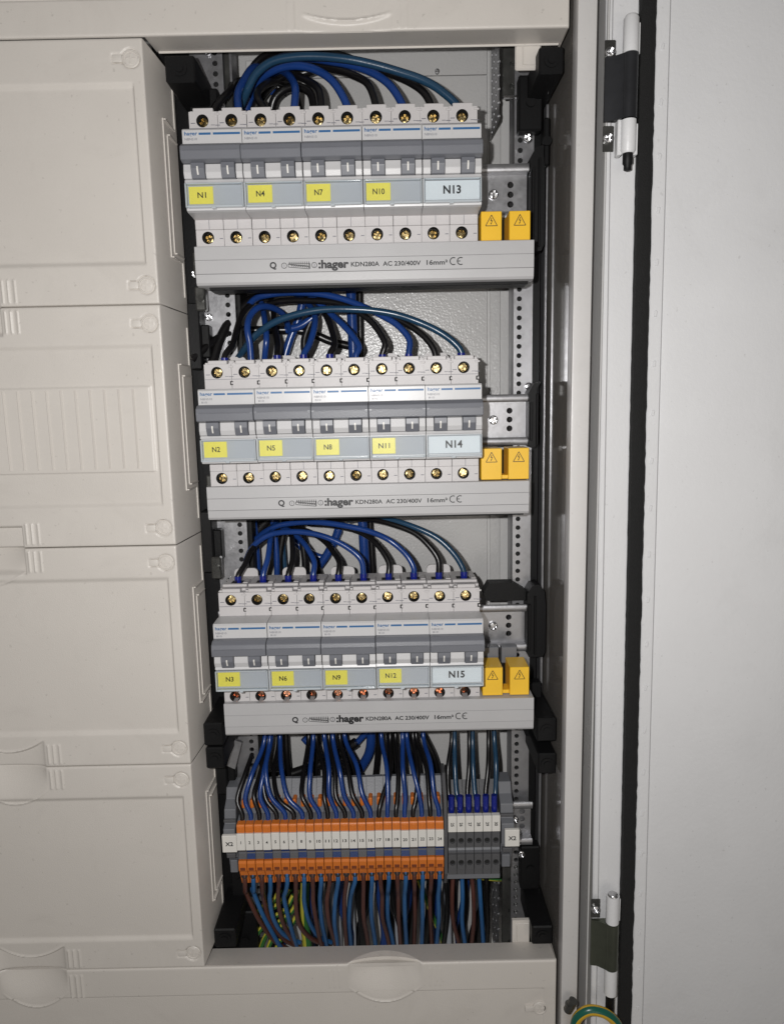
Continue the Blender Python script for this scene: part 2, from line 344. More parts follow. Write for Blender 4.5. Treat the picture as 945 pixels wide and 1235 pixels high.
# left-hand rail hangers beside the rows
for z in (-64, -206, -376):
    bm = bmesh.new(); box(bm, -17, -9, 50, 66, z-34, z+10, .8); box(bm, -12, -4, 55, 64, z-26, z-4, .8); new_obj('rail_hanger', bm, M['black'], cab)
for z in (-30, -52, -178, -236):
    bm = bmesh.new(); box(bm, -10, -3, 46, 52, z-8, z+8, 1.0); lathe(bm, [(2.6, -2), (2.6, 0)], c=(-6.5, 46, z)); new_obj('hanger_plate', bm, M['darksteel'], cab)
bm = bmesh.new(); front(bm, [(-9, -388), (-2, -368), (3, -370), (-3, -391)], 52, 55); new_obj('hanger_plate', bm, M['steel'], cab)
# black cover posts reaching forward from the frame
def post(x0, x1, z0, z1, y0=20, name='cover_post'):
    bm = bmesh.new()
    z1i, z0i, xi = z1-1.6, z0+1.6, 1.6
    box(bm, x0, x1, y0, 90, z0, z1, .9)
    lathe(bm, [(4.4, -0.8), (4.4, 0.2)], c=((x0+x1)/2, y0, (z0+z1)/2), n=20)
    lathe(bm, [(2.4, -1.6), (2.4, -0.6)], c=((x0+x1)/2, y0, (z0+z1)/2), n=16)
    return new_obj(name, bm, M['black'], cab)
post(-13, 5, 70.5, 85.5); post(212, 227, 71, 86)
post(-15.5, -2, -356, -339.5); post(-15, -2.4, -373, -357.5)
post(215, 228.6, -358, -341); post(216, 228.8, -382, -367)
post(-17.4, -1.8, -512, -497.5); post(213, 228, -515, -500.5)
for x0, x1, z0, z1 in ((206.5, 222, 52, 86), (-9, 10, 52, 82), (-12, 4, -500, -470), (211, 226, -498, -462), (-10, 3, -345, -320), (214, 226, -372, -330), (223, 227, 30, 60), (-13, 6, -560, -512)):
    bm = bmesh.new(); box(bm, x0, x1, 56, 66, z0, z1, 1.0); lathe(bm, [(3.0, -1.5), (3.0, 0.5)], c=((x0+x1)/2, 56, (z0+z1)/2)); new_obj('post_foot', bm, M['black'], cab)
new_obj('screw', screw_bm(2.9, 1.8), M['chrome'], cab, loc=(212.0, 54, 47)).rotation_euler.y = .5
new_obj('screw', screw_bm(2.9, 1.8), M['chrome'], cab, loc=(211.5, 54, -467)).rotation_euler.y = .9
new_obj('screw', screw_bm(2.6, 1.8), M['chrome'], cab, loc=(-5, 50, -255)).rotation_euler.y = .2

# ------------------------------------------------------------------ the door and its hinges
door = thing('cabinet_door', 'light grey cabinet door swung open to the right with black foam seal', 'door', (248.6, 0, -210))
dz0, dz1 = -440, 400
def dbox(x0, x1, y0, y1, name, m, bev=0.4, z0=dz0, z1=dz1):
    bm = bmesh.new(); box(bm, x0-248.6, x1-248.6, y0, y1, z0, z1, bev); return new_obj(name, bm, m, door)
dbox(249.2, 253.2, 2.5, 6, 'outer_edge', M['door'], .8)
dbox(253.4, 268.9, 5.0, 8, 'seal_flange', M['door'], .6)
bm = bmesh.new()
n = 200
A = []; B = []
rd = random.Random(3)
for i in range(n+1):
    z = dz0+(dz1-dz0)*i/n
    A.append((20.3+rd.uniform(-.25, .25), z)); B.append((28.8+rd.uniform(-.3, .3), z))
outl = [(x, z) for x, z in A]+[(x, z) for x, z in B[::-1]]
va = [V(bm, x, 1.0, z) for x, z in A]; vb = [V(bm, x, 1.0, z) for x, z in B]; vc = [V(bm, x-.3, 5.0, z) for x, z in A]; vd = [V(bm, x+.3, 5.0, z) for x, z in B]; vm = [V(bm, (a[0]+b[0])/2, 0.2, a[1]) for a, b in zip(A, B)]
for i in range(n):
    for p, q in ((vc, va), (va, vm), (vm, vb), (vb, vd)): F(bm, [p[i], p[i+1], q[i+1], q[i]])
new_obj('foam_seal', bm, M['gasket'], door, smooth=True)
dbox(277.6, 285.9, 1.8, 8, 'punched_strip', M['door'], .7)
bm = bmesh.new(); box(bm, 286.4-248.6, 560-248.6, 3.5, 8, dz0, dz1, 0.8, seg=2); new_obj('door_panel', bm, M['door'], door, smooth=True)
dbox(285.6, 286.6, 6, 9, 'panel_joint', M['hole'], 0)
for k in range(26):
    z = 76-29.9*k+210
    bm = bmesh.new(); box(bm, -0.9, 0.9, -0.5, .5, -1.9, 1.9, .35); arc_bm(bm, 0.6, 1.3, 1.5, .5, 20, 160, -.45)
    o = new_obj('punched_tab', bm, M['door'], door, loc=(281.6-248.6-(-2 if False else 0), 1.6, z)); o.rotation_euler.y = 0.15
door.rotation_euler.y = math.radians(-0.45)
def hinge(zt, label, up):
    h = thing('door_hinge', label, 'hinge', (258.8 if up else 262.5, -5, zt), 'hinges between cabinet and door')
    bm = bmesh.new()
    if up: lathe(bm, [(0.5, 21.0), (3.0, 20.4), (4.3, 18.5), (4.4, 0.4)], 'z')
    else: lathe(bm, [(4.4, 20.5), (4.4, 0.4)], 'z')
    box(bm, 3.0, 5.6, .5, 6, 0.4, 17, .3)
    new_obj('door_knuckle', bm, M['door'], h, smooth=True)
    if not up:
        bm = bmesh.new(); lathe(bm, [(.4, 22.0), (3.0, 21.6), (3.7, 20.6), (3.7, 20.2)], 'z'); new_obj('hinge_pin', bm, M['chrome'], h, smooth=True)
    L = 34.5
    bm = bmesh.new(); lathe(bm, [(4.6, 0), (4.6, -L)], 'z', n=24)
    plan(bm, [(-13.5, 4.2), (-13.5, 2.4), (-9.2, 1.6), (-4.2, -2.2), (-2, 0), (-2, 4.2)], -L, 0)
    new_obj('hinge_bracket', bm, M['hingeblack'] if up else M['hingegreen'], h, smooth=True)
    if up:
        bm = bmesh.new(); lathe(bm, [(4.3, -L-.6), (4.3, -L-17), (3.4, -L-18.6)], 'z'); box(bm, 3.0, 5.8, .5, 6, -L-19, -L-2, .3); box(bm, -6, -3.4, .5, 6, -L-19, -L+2, .3); new_obj('door_knuckle', bm, M['door'], h, smooth=True)
        bm = bmesh.new(); lathe(bm, [(2.9, -L-18.6), (2.9, -L-24), (2.2, -L-25), (2.2, -L-27.5), (1.2, -L-28)], 'z'); new_obj('hinge_pin', bm, M['black'], h, smooth=True)
    else:
        bm = bmesh.new(); lathe(bm, [(3.0, -L-20), (3.0, -L-36), (1.6, -L-38)], 'z'); new_obj('hinge_pin', bm, M['black'], h, smooth=True)
        bm = bmesh.new(); lathe(bm, [(4.3, -L-.6), (4.3, -L-20)], 'z'); new_obj('door_knuckle', bm, M['door'], h, smooth=True)
    for z in ((2.5, -L-9) if up else (8,)):
        bm = bmesh.new(); box(bm, -13.6, -7.6, 3.4, 4.4, z-7, z+7, .3); new_obj('screw_plate', bm, M['darksteel'], h)
        new_obj('screw', screw_bm(2.9, 2.2), M['chrome'], h, loc=(-10.8, 1.4, z)).rotation_euler.y = random.uniform(0, 1)
M['hingegreen'] = mat('olive_zinc_hinge', (0.13, 0.14, 0.11), 0.33, 0.8, var=0.15, vscale=60)
hinge(69.5, 'black barrel hinge with white knuckles at the top of the open door', True)
hinge(-478.0, 'olive grey barrel hinge with a white knuckle near the foot of the door', False)

# ------------------------------------------------------------------ beige covers as moulded height fields
def sm(t): t = np.clip(t, 0, 1); return t*t*(3-2*t)
def moulded(name, x0, x1, z0, z1, feat, parent, loc, step=0.7, depth_r=50, depth_tb=22, round_r=1.2, dr=3.0, y=5.0, swell=None):
    nx = int((x1-x0)/step)+1; nz = int((z1-z0)/step)+1
    xs = np.linspace(x0, x1, nx); zs = np.linspace(z0, z1, nz)
    xs = np.sort(np.r_[xs, x1-.25, x1-.5, x0+.25]); zs = np.sort(np.r_[zs, z0+.25, z1-.25, z0+.5, z1-.5]); nx, nz = len(xs), len(zs)
    X, Z = np.meshgrid(xs, zs); Y = feat(X, Z)+y
    for d in (X-x0, x1-X, Z-z0, z1-Z):
        q = np.clip(1-d/round_r, 0, 1); Y = Y+round_r*(1-np.sqrt(1-q*q*0.98))*0.9
    if swell: Z = Z+swell[2]*np.clip(1-((X-swell[0])/swell[1])**2, 0, 1)*sm((Z-(z1-8))/8)
    verts = np.c_[X.ravel(), Y.ravel(), Z.ravel()]
    idx = np.arange(nx*nz).reshape(nz, nx)
    faces = np.stack([idx[:-1, :-1], idx[:-1, 1:], idx[1:, 1:], idx[1:, :-1]], -1).reshape(-1, 4)
    vl = [verts]; fl_ = [faces]; n0 = nx*nz
    def wall(loop, off):
        nonlocal n0
        b = verts[loop].copy(); b[:, 1] = off[1]+y; b[:, 0] += off[0]; b[:, 2] += off[2]
        m = len(loop); bi = np.arange(n0, n0+m); n0 += m; vl.append(b)
        fl_.append(np.stack([loop[:-1], bi[:-1], bi[1:], loop[1:]], -1))
    wall(idx[:, -1], (dr, depth_r, 0)); wall(idx[:, 0], (0, depth_tb, 0)); wall(idx[-1, :], (0, depth_tb, 0)); wall(idx[0, :], (0, depth_tb, 0))
    vv = np.concatenate(vl)*MM; ff = np.concatenate(fl_)
    me = bpy.data.meshes.new(name); me.from_pydata(vv.tolist(), [], ff.tolist()); me.materials.append(M['cover'])
    me.polygons.foreach_set('use_smooth', [True]*len(me.polygons))
    try: me.set_sharp_from_angle(angle=math.radians(50))
    except Exception: pass
    o = bpy.data.objects.new(name, me); COL.objects.link(o); o.location = Vector(loc)*MM; o.parent = parent; return o
def recess(X, Z, x0, x1, z0, z1, d, bx=0.8, bz=4.0):
    return d*np.minimum(np.minimum(sm((X-x0)/bx), sm((x1-X)/bx)), np.minimum(sm((Z-z0)/bz), sm((z1-Z)/bz)))
def groove(X, Z, z, w, d): return d*np.clip(1-np.abs(Z-z)/w, 0, 1)
def ridge_x(X, Z, x, z0, z1, w=0.7, d=-0.7): return d*np.clip(1.3-np.abs(X-x)/w, 0, 1)*((Z > z0) & (Z < z1))
def lens_top(X, Z, cx, hw, zt, drop, bulge=5.0, d=6.5):   # scooped grip hanging from the upper edge
    t = np.clip((X-cx)/hw, -1, 1); inside = np.abs(X-cx) < hw
    zb = zt-drop+ (drop*0.42)*(np.abs(t)**2.0); 
    depth = np.clip((Z-zb)/(zt-zb+1e-6), 0, 1.2)
    rimv = -0.9*np.clip(1-np.abs(Z-zb)/1.0, 0, 1)*(np.abs(t) < 0.999)
    e = np.clip(1-t*t, 0, 1)
    return np.where(inside & (Z > zb), d*sm(depth*.9)*e**.8, 0)+np.where(inside, rimv*e**.5, 0)
def lens_bottom(X, Z, cx, hw, zb0, h, d=3.2):             # curved ledge along the lower edge
    t = np.clip((X-cx)/hw, -1, 1); inside = np.abs(X-cx) < hw
    za = zb0+h-(h*0.45)*(1-np.abs(t)**2.0)
    rimv = -0.9*np.clip(1-np.abs(Z-za-.8)/1.0, 0, 1)
    e = np.clip(1-t*t, 0, 1)
    return np.where(inside & (Z < za), d*sm((za-Z)/1.2)*e**.5, 0)+np.where(inside, rimv*e**.5, 0)
def latch(parent, x, z, y=5.0, label=None):
    bm = bmesh.new(); lathe(bm, [(5.1, 1.5), (5.1, -0.4), (4.6, -0.8), (4.1, -0.8), (3.9, -0.2)], n=36)
    new_obj('latch_ring', bm, M['cover'], parent, smooth=True, loc=(x, y, z))
    s = new_obj('latch_screw', screw_bm(3.8, 1.2, 0.13), M['cover'], parent, loc=(x, y-0.3, z))
    bm = bmesh.new(); box(bm, -2.4, 3.6, -1.3, 2, -2.2, 2.2, .7, seg=2); new_obj('latch_slider', bm, M['cover'], parent, smooth=True, loc=(x-8.3, y, z))
def side_ridges(parent, x, zt, H):
    def tilted(z0, z1, ya, yb):
        bm = bmesh.new(); t = 3.0/50
        xa = x+t*(ya-5)
        vs = []
        box(bm, xa-.6, xa+.7+t*(yb-ya), ya, yb, z0, z1, .15)
        return bm
    for z0, z1, ya, yb in ((zt-H+32, zt-34, 30, 30.9), (zt-H+36, zt-42, 36.5, 37.4), (zt-42, zt-41, 37.4, 54), (zt-H+35.2, zt-H+36.2, 37.4, 54), (zt-H+32, zt-H+32.9, 30.9, 50.4), (zt-34.9, zt-34, 30.9, 50.4), (zt-H+10, zt-H+32.9, 50.5, 51.3), (zt-34.9, zt-9, 50.5, 51.3)):
        new_obj('side_ridge', tilted(z0, z1, ya, yb), M['cover'], parent)
XR = -21.0
cov = [(88.6, -60.6), (-61.2, -210.6), (-211.2, -361.0), (-361.6, -514.6)]
labels = ['plain beige cover panel with a sunk field, topmost in the left column', 'beige cover panel with a row of upright ribs, second in the left column',
          'plain beige cover panel just below the ribbed one in the left column', 'beige cover panel with two scooped grips, lowest in the left column']
for i, (zt, zb) in enumerate(cov):
    H = zt-zb
    t = thing('cover_panel', labels[i], 'cover', (0, 0, zb), 'beige cover panels in the left column')
    zin = {0: (22, H-23.5), 1: (24.5, H-22.8), 2: (21.5, H-20), 3: (21.5, H-22)}[i]
    def feat(X, Z, i=i, H=H, zin=zin):
        Y = recess(X, Z, -400, -27.5, zin[0], zin[1], 1.6, .9, 3.6)
        if i == 1: Y = Y-recess(X, Z, -400, -30.5, H-102.5, H-48.5, 0.9, .8, .8)
        for cz in (11, H-11):
            Y = Y+recess(X, Z, -39.5, -30, cz-2.8, cz+2.8, 1.0, .5, .5)
            rr_ = np.hypot(X+28.4, Z-cz); Y = Y+1.2*sm((5.7-rr_)/.5)
        grips = {0: (0, 1), 1: (1, 1), 2: (1, 2), 3: (2, 2)}[i]       # 1 = square grip, 2 = scooped
        for gx in (-116, -112.2, -108.4):
            if grips[1]: Y = Y+ridge_x(X, Z, gx, 1.5, 16)
            if grips[0]: Y = Y+ridge_x(X, Z, gx, H-16, H-1.5)
        if grips[1] == 1: Y = Y+recess(X, Z, -165, -118.5, -9, 14.5, 3.2, .8, 2.0)
        if grips[0] == 1: Y = Y+recess(X, Z, -165, -118.5, H-18, H+9, 3.2, .8, 4.0)
        if i == 2: Y = Y+lens_top(X, Z, -142, 23.5, H, 24)+lens_bottom(X, Z, -142, 23.5, 0, 19)
        if i == 3: Y = Y+lens_top(X, Z, -142, 23.5, H, 27)+lens_bottom(X, Z, -142, 23.5, 0, 19)
        return Y
    moulded('cover_shell', -170, XR, 0, H, feat, t, (0, 0, 0))
    for cz in (11, H-11): latch(t, -28.4, cz, 6.0)
    side_ridges(t, XR, H, H)
    if i == 1:
        for k in range(13):
            bm = bmesh.new(); prof_pts = [(-.5, .9), (-.35, -.25), (0, -.45), (1.0, .9)]
            plan(bm, prof_pts, H-100, H-50.5); new_obj('rib', bm, M['cover'], t, loc=(-41.5-8.97*k, 5.1, 0))
# wide frame pieces above and below the opening
t = thing('cover_panel', 'wide beige frame panel running along the top edge above everything', 'cover', (0, 0, 89.5))
def ftop(X, Z):
    Y = groove(X, Z, 20, .7, .8)+lens_bottom(X, Z, 98, 26, 0, 9, 1.3)
    for gx in (64, 68, 128, 132): Y = Y+ridge_x(X, Z, gx, 1, 16, .5, -.35)
    return Y
moulded('cover_shell', -180, 226.3, 0, 60, ftop, t, (0, 0, 0), dr=0, depth_tb=2, depth_r=28)
bm = bmesh.new(); prof(bm, [(6.2, 0.2), (30, 2.6), (31.5, 4.5), (31.5, 9), (28, 9), (28, 5), (6.2, 2.6)], -20, 226.2); new_obj('inner_lip', bm, M['cover'], t)
bm = bmesh.new(); box(bm, -19, 226, 29.2, 30.4, -1.4+3.0, 2.2+3, .4); new_obj('lip_bead', bm, M['cover'], t)
bm = bmesh.new(); box(bm, 199.5, 215.5, 30.5, 33, -11.5, 5, .8); box(bm, 203.5, 204.6, 30, 31, -9, 2.5, .3); box(bm, 203.5, 214, 30, 31, -9.6, -8.6, .3); new_obj('corner_tab', bm, M['cover'], t)
t = thing('cover_panel', 'wide beige frame panel with a central scooped grip along the bottom edge', 'cover', (0, 0, -575))
def fbot(X, Z):
    Y = recess(X, Z, -400, 219, -9, 38.2, .9, .8, .8)+lens_top(X, Z, 106, 26, 60, 30.5)+lens_top(X, Z, -142, 23.5, 60, 29)
    for gx in (-116, -112.2, -108.4): Y = Y+ridge_x(X, Z, gx, 38, 56)
    for gx in (67, 70.5, 74, 138, 141.5, 145): Y = Y+ridge_x(X, Z, gx, 42, 56, .5, -.3)
    return Y
moulded('cover_shell', -180, 227.5, 0, 60, fbot, t, (0, 0, 0), dr=0, depth_tb=2, depth_r=28, swell=(106, 27, 4.5))
bm = bmesh.new(); prof(bm, [(6.2, 59.8), (30, 53.8), (31.5, 51.5), (31.5, 46), (28, 46), (28, 51.5), (6.2, 57.3)], -22, 227.4); new_obj('inner_lip', bm, M['cover'], t)
bm = bmesh.new(); front(bm, [(200.5, 50), (200.5, 72), (226, 72), (226, 66), (216.5, 63), (213, 50)][:0] or [(200.5, 50), (200.5, 71.5), (213, 71.5), (213, 50)], 30.5, 33); box(bm, 203, 204, 30, 31, 52, 68, .3); box(bm, 203, 213, 30, 31, 68, 69, .3); new_obj('corner_tab', bm, M['cover'], t)
latch(t, 216, 22, 5.2)

# ------------------------------------------------------------------ top-hat rails
def din(x0, x1, zc, label, hx=202, sx=190.5):
    t = thing('mounting_rail', label, 'rail', (0, 0, zc), 'steel mounting rails')
    bm = bmesh.new()
    o = [(54.6, 17.5), (54.6, 12.6), (61, 12.6), (61, 12.0)]
    for s in (1, -1):
        pts = [(54.4, 17.5*s), (54.4, 12.4*s), (61.2, 12.4*s), (61.2, 11.0*s), (62.4, 11.0*s), (62.4, 13.6*s), (55.8, 13.6*s), (55.8, 17.5*s)]
        prof(bm, pts, x0, x1)
        prof(bm, [(54.4, 17.5*s), (53.7, 16.6*s), (53.7, 13.4*s), (54.4, 12.4*s)], x0, x1)
    quad(bm, x0, hx-6, -11, 11, 61.2)
    for k, (a, b) in enumerate(((-11, -3.1), (-3.1, 3.1), (3.1, 11))):
        hole_cell(bm, hx-6, hx+6, a, b, 61.2, hx, (-6.2, 0, 6.2)[k], 2.1, 2.1, 1.2, 16)
    if hx+6 < x1: quad(bm, hx+6, x1, -11, 11, 61.2)
    new_obj('rail_profile', bm, M['steel'], t, smooth=True)
    new_obj('screw', screw_bm(3.2, 2.2), M['chrome'], t, loc=(sx, 59, 0)).rotation_euler.y = random.uniform(0, 1.5)
    return t
din(-9, 213, 13.6, 'galvanised steel rail end showing right of the N13 breaker')
din(-9, 213.5, -136.6, 'galvanised steel rail end showing right of the N14 breaker')
din(-9, 214.5, -287.0, 'galvanised steel rail end showing right of the N15 breaker')
din(-12, 219.5, -441.5, 'galvanised steel rail carrying the terminals, ending right of the right X2 marker', 213, 207)
for zc, zt, zb, xr, lab in ((0, 41, -25, 226, 'top row rail beside N13'), (-150, 39, -6, 223, 'middle row rail beside N14'), (-300, 46, -8, 230, 'bottom row rail beside N15')):
    t = thing('rail_support', 'black plastic bracket holding the right end of the '+lab, 'bracket', (213, 55, zc), 'black brackets at the rail ends')
    bm = bmesh.new()
    front(bm, [(0.6, zt-7), (4, zt-1), (9, zt), (xr-217, zt-5), (xr-216, zt-16), (xr-216, zb+4), (xr-218, zb), (2, zb), (0.6, zb+3)], -4, 12)
    new_obj('bracket_body', bm, M['black'], t)
    bm = bmesh.new(); box(bm, 1.2, 3.0, -6, -3, zb+5, zt-14, .4); box(bm, 5.5, 6.8, -6, -3, zb+2, zt-8, .4); new_obj('bracket_web', bm, M['black'], t)
    if zc == -300:
        bm = bmesh.new(); front(bm, [(-30, 39), (-26, 46), (-8, 46), (0, 41), (6, 33), (-28, 33)], 2, 14); new_obj('bracket_top_and_shadow', bm, M['black'], t)  # one black shape for the bracket top and the shadow beside it

# ------------------------------------------------------------------ circuit breakers
def make_breaker():
    t = thing('circuit_breaker', 'x', 'circuit breaker', (0, 0, 0))
    bm = bmesh.new()
    for k in (0, 1):
        a = 17.5*k+0.12; b = a+17.26
        prof(bm, [(25, 54.6), (25, 37.2), (6, 36.9), (6, -8.6), (25, -10.0), (25, -25.5), (62, -25.5), (62, 54.6)], a, b)
        # upper terminal face with screw well
        hole_cell(bm, a, b, 37.2, 53.2, 19, a+8.1, 48.0, 3.75, 3.75, 6, 22, mic=1); rim(bm, a, b, 37.2, 53.2, 19, 25.1)
        box(bm, a+2.4, a+14.6, 19.6, 25.2, 53.1, 55.6, .35); box(bm, a+.3, a+2.2, 21, 25.2, 53.1, 54.4, .2)
        disc(bm, a+8.1, 48.0, 24.8, 3.7, 20, 1)
        # lower terminal face
        hole_cell(bm, a, b, -25.5, -15.2, 19, a+7.3, -19.8, 3.75, 3.75, 6, 22, mic=1); rim(bm, a, b, -25.5, -15.2, 19, 25.1)
        box(bm, a, b, 18.2, 25.1, -15.1, -9.2, .25)
        disc(bm, a+7.3, -19.8, 24.8, 3.7, 20, 1)
        box(bm, a+4.0, a+13.0, 34, 46, 54.5, 54.9, mi=1)  # dark patch painted for the shaded wire opening
        box(bm, a+.4, a+17, 30, 33.4, 54.4, 56.2, .3); box(bm, a+13.4, a+16.9, 33.6, 44, 54.4, 56.6, .3)
        box(bm, a+1.0, a+3.6, 18.8, 19.2, 46.5, 46.9, mi=2); box(bm, a+13.2, a+15.6, 18.8, 19.2, 45.4, 45.7, mi=2)
        box(bm, a+14.6, a+16.6, 18.8, 19.2, -20.6, -20.2, mi=2)
        box(bm, a+.2, a+17.0, 18.75, 19.2, 43.6, 43.85, mi=2); box(bm, a+8.5, a+8.75, 17.95, 18.3, -15, -9.4, mi=2)
    for x in (17.3, 34.4): # dark latch slots at the seams
        box(bm, x-.9, x+.9, 18.7, 19.3, 40.0, 42.6, .2, mi=1); box(bm, x-.1, x+.9, 18.4, 19.4, 40.6, 42.0, .1, mi=0)
        box(bm, x-1.6, x+1.6, 18.3, 19.3, 51.0, 52.2, .2); box(bm, x-1.3, x+1.5, 18.8, 19.3, 45.2, 45.6, mi=2)
    new_obj('housing', bm, [M['breaker'], M['hole'], M['print_grey']], t)
    bm = bmesh.new()
    prof(bm, [(19, 37.3), (12, 37.6), (1.6, 37.2), (0.6, 36.2), (0.6, 27.6), (4.5, 27.2), (4.5, 8.8), (0.2, 8.6), (-0.4, 6.9), (1.2, 6.6), (1.2, -6.4), (0.4, -6.8), (0.8, -8.4), (3, -9), (19, -9.3)], 0.2, 34.8)
    for a, b in ((0.3, 4.9), (13.2, 22.4), (30.8, 34.7)):
        prof(bm, [(5, 17.2), (-1.6, 16.8), (-2.4, 12), (-1.2, 8.9), (5, 8.6)], a, b, bev=.25)
    box(bm, 17.42, 17.58, 0.3, 1, 27.7, 36.0, mi=0)
    new_obj('front_block', bm, M['face'], t)
    bm = bmesh.new(); prof(bm, [(3, 27.9), (-3.5, 27.4), (-6.6, 25.4), (-7.2, 22.6), (-6.8, 17.9), (-3.5, 17.0), (3, 17.0)], 0.15, 34.85, bev=.3); box(bm, 2, 33, -7.5, -6.6, 22.3, 22.9, .2); new_obj('toggle_tie_bar', bm, M['toggle_grey'], t)
    for x in (5.1, 22.6):
        bm = bmesh.new(); prof(bm, [(4.6, 17.2), (-4.2, 17.0), (-4.4, 13.4), (-2.2, 8.6), (4.6, 8.4)], 0, 7.9, bev=.3); l = new_obj('toggle', bm, M['toggle_dark'], t, loc=(x, 0, 0))
        bm = bmesh.new()
        a = [(-4.45, 14.6), (-4.45, 13.5), (-3.15, 10.8)]
        pts = [(3.45, -4.5, 14.8), (4.35, -4.5, 14.8), (4.35, -4.5, 13.4), (3.45, -4.5, 13.4)]
        F(bm, [V(bm, *p) for p in pts]); F(bm, [V(bm, 3.45, -4.5, 13.4), V(bm, 4.35, -4.5, 13.4), V(bm, 4.35, -3.2, 10.4), V(bm, 3.45, -3.2, 10.4)])
        new_obj('on_mark', bm, M['white'], l, normals=False)
    bm = bmesh.new()
    box(bm, 9.9, 16.9, .42, .62, 33.5, 34.7, mi=0); new_obj('blue_stripe', bm, M['print_blue'], t); bm = bmesh.new(); box(bm, 18.2, 34.0, .42, .62, 33.5, 34.7, mi=0)
    new_obj('blue_stripe', bm, M['print_blue'], t)
    text('hager', 5.3, 0.45, 34.0, 2.2, M['print_blue'], t, bold=0.02, width=7.6)
    text('NBN510', 5.2, 0.45, 31.2, 1.35, M['print_grey'], t, width=7.2)
    # label holder: paper, clear window, clear frame
    bm = bmesh.new(); box(bm, 1.4, 33.8, .55, 1.1, -5.7, 5.5, .1); new_obj('label_paper', bm, M['paper'], t)
    fr = bmesh.new()
    for a in ((0.4, 1.2, -7.4, 6.3), (33.9, 34.6, -7.4, 6.3)): box(fr, a[0], a[1], -2.4, 1, a[2], a[3], .25)
    box(fr, 1.3, 33.8, -2.4, 0.9, 5.7, 6.3, .2); box(fr, 1.3, 33.8, -2.5, .9, -7.4, -6.2, .3); box(fr, 15.6, 18.2, -2.9, .5, -8.2, -6.9, .3)
    new_obj('window_frame', fr, M['clearedge'], t)
    bm = bmesh.new(); quad(bm, 1.2, 33.9, -6.3, 5.8, -1.9); new_obj('clear_window', bm, M['clear'], t)
    # snap tab at the back
    bm = bmesh.new(); front(bm, rrect(2, 19, 50, 60.4, 3.2), 60.2, 62.2); new_obj('snap_tab', bm, M['breaker'], t)
    return t
PI2 = math.pi*2
screw_me = None
def add_screws(t, row, first):
    global screw_me
    if screw_me is None:
        b = screw_bm(3.05, 1.5, .24); bmesh.ops.recalc_face_normals(b, faces=b.faces); screw_me = bpy.data.meshes.new('terminal_screw'); b.to_mesh(screw_me); b.free(); screw_me.materials.append(M['brass'])
        add_screws.cop = screw_me.copy(); add_screws.cop.materials.clear(); add_screws.cop.materials.append(M['copper'])
    for k in (0, 1):
        for up in (1, 0):
            me = screw_me if up or row < 2 else add_screws.cop
            o = bpy.data.objects.new('terminal_screw', me); COL.objects.link(o); o.parent = t
            o.location = Vector((17.62*k+(8.1 if up else 7.3)+.1*(0)+.12*(1-k), (21.6 if up else 21.8) if row < 2 or up else 23.2, 48.0 if up else -19.8))*MM
            o.rotation_euler = (random.uniform(-.16, .16), random.uniform(0, PI2), random.uniform(-.16, .16))
names = [['N1', 'N4', 'N7', 'N10', 'N13'], ['N2', 'N5', 'N8', 'N11', 'N14'], ['N3', 'N6', 'N9', 'N12', 'N15']]
rown = ['top', 'middle', 'bottom']
proto = make_breaker()
for r in range(3):
    for c in range(5):
        t = proto if (r == 0 and c == 0) else None
        if t is None:
            t = proto.copy(); COL.objects.link(t)
            for ch in PCH:
                cc = ch.copy(); COL.objects.link(cc); cc.parent = t
                for g in ch.children: gg = g.copy(); COL.objects.link(gg); gg.parent = cc
        else: PCH = list(proto.children)
        nm = names[r][c]; t.rotation_euler = (random.uniform(-.004, .004), random.uniform(-.003, .003), random.uniform(-.006, .006)); t.location = Vector((35*c+(0.6 if r == 2 else 0), random.uniform(-.25, .25), -150*r+random.uniform(-.15, .15)))*MM
        t['label'] = ('light grey two pole breaker marked %s on a yellow tag in the %s row' % (nm, rown[r])) if c < 4 else ('light grey two pole breaker with a wide white %s label ending the %s row' % (nm, rown[r]))
        t['group'] = 'two pole circuit breakers in three rows'
for r in range(3): pass
breakers = [o for o in COL.objects if o.name.startswith('circuit_breaker')]
for t in breakers:
    r = int(round(-t.location.z/0.15)); c = int(round((t.location.x)/0.035)); nm = names[r][c]
    add_screws(t, r, False)
    bm = bmesh.new()
    if c < 4:
        zz = random.uniform(-.3, .3); dx = random.uniform(-.4, .4)
        box(bm, 1.7+max(dx, -.2), 16.0+dx, 0.2, .56, -4.9+zz, 4.9+zz, .08); l = new_obj('yellow_tag', bm, M['yellow_tag'], t)
        text(nm, 9.0+dx+(0 if c else .3), 0.12, 0.1+zz, 3.3, M['print_black'], l, bold=0.012, width=5.0 if len(nm) == 2 else 7.0)
    else:
        box(bm, 1.6, 33.7, 0.2, .56, -5.3, 5.3, .08); l = new_obj('wide_label', bm, M['whitepaper'], t)
        text(nm, 17.4, 0.12, 0.3, 4.6, M['print_black'], l, bold=0.028, width=10.4)
    if r > 0: text('B10', 3.9, .45, 29.2, 1.2, M['print_grey'], t, width=3.4)

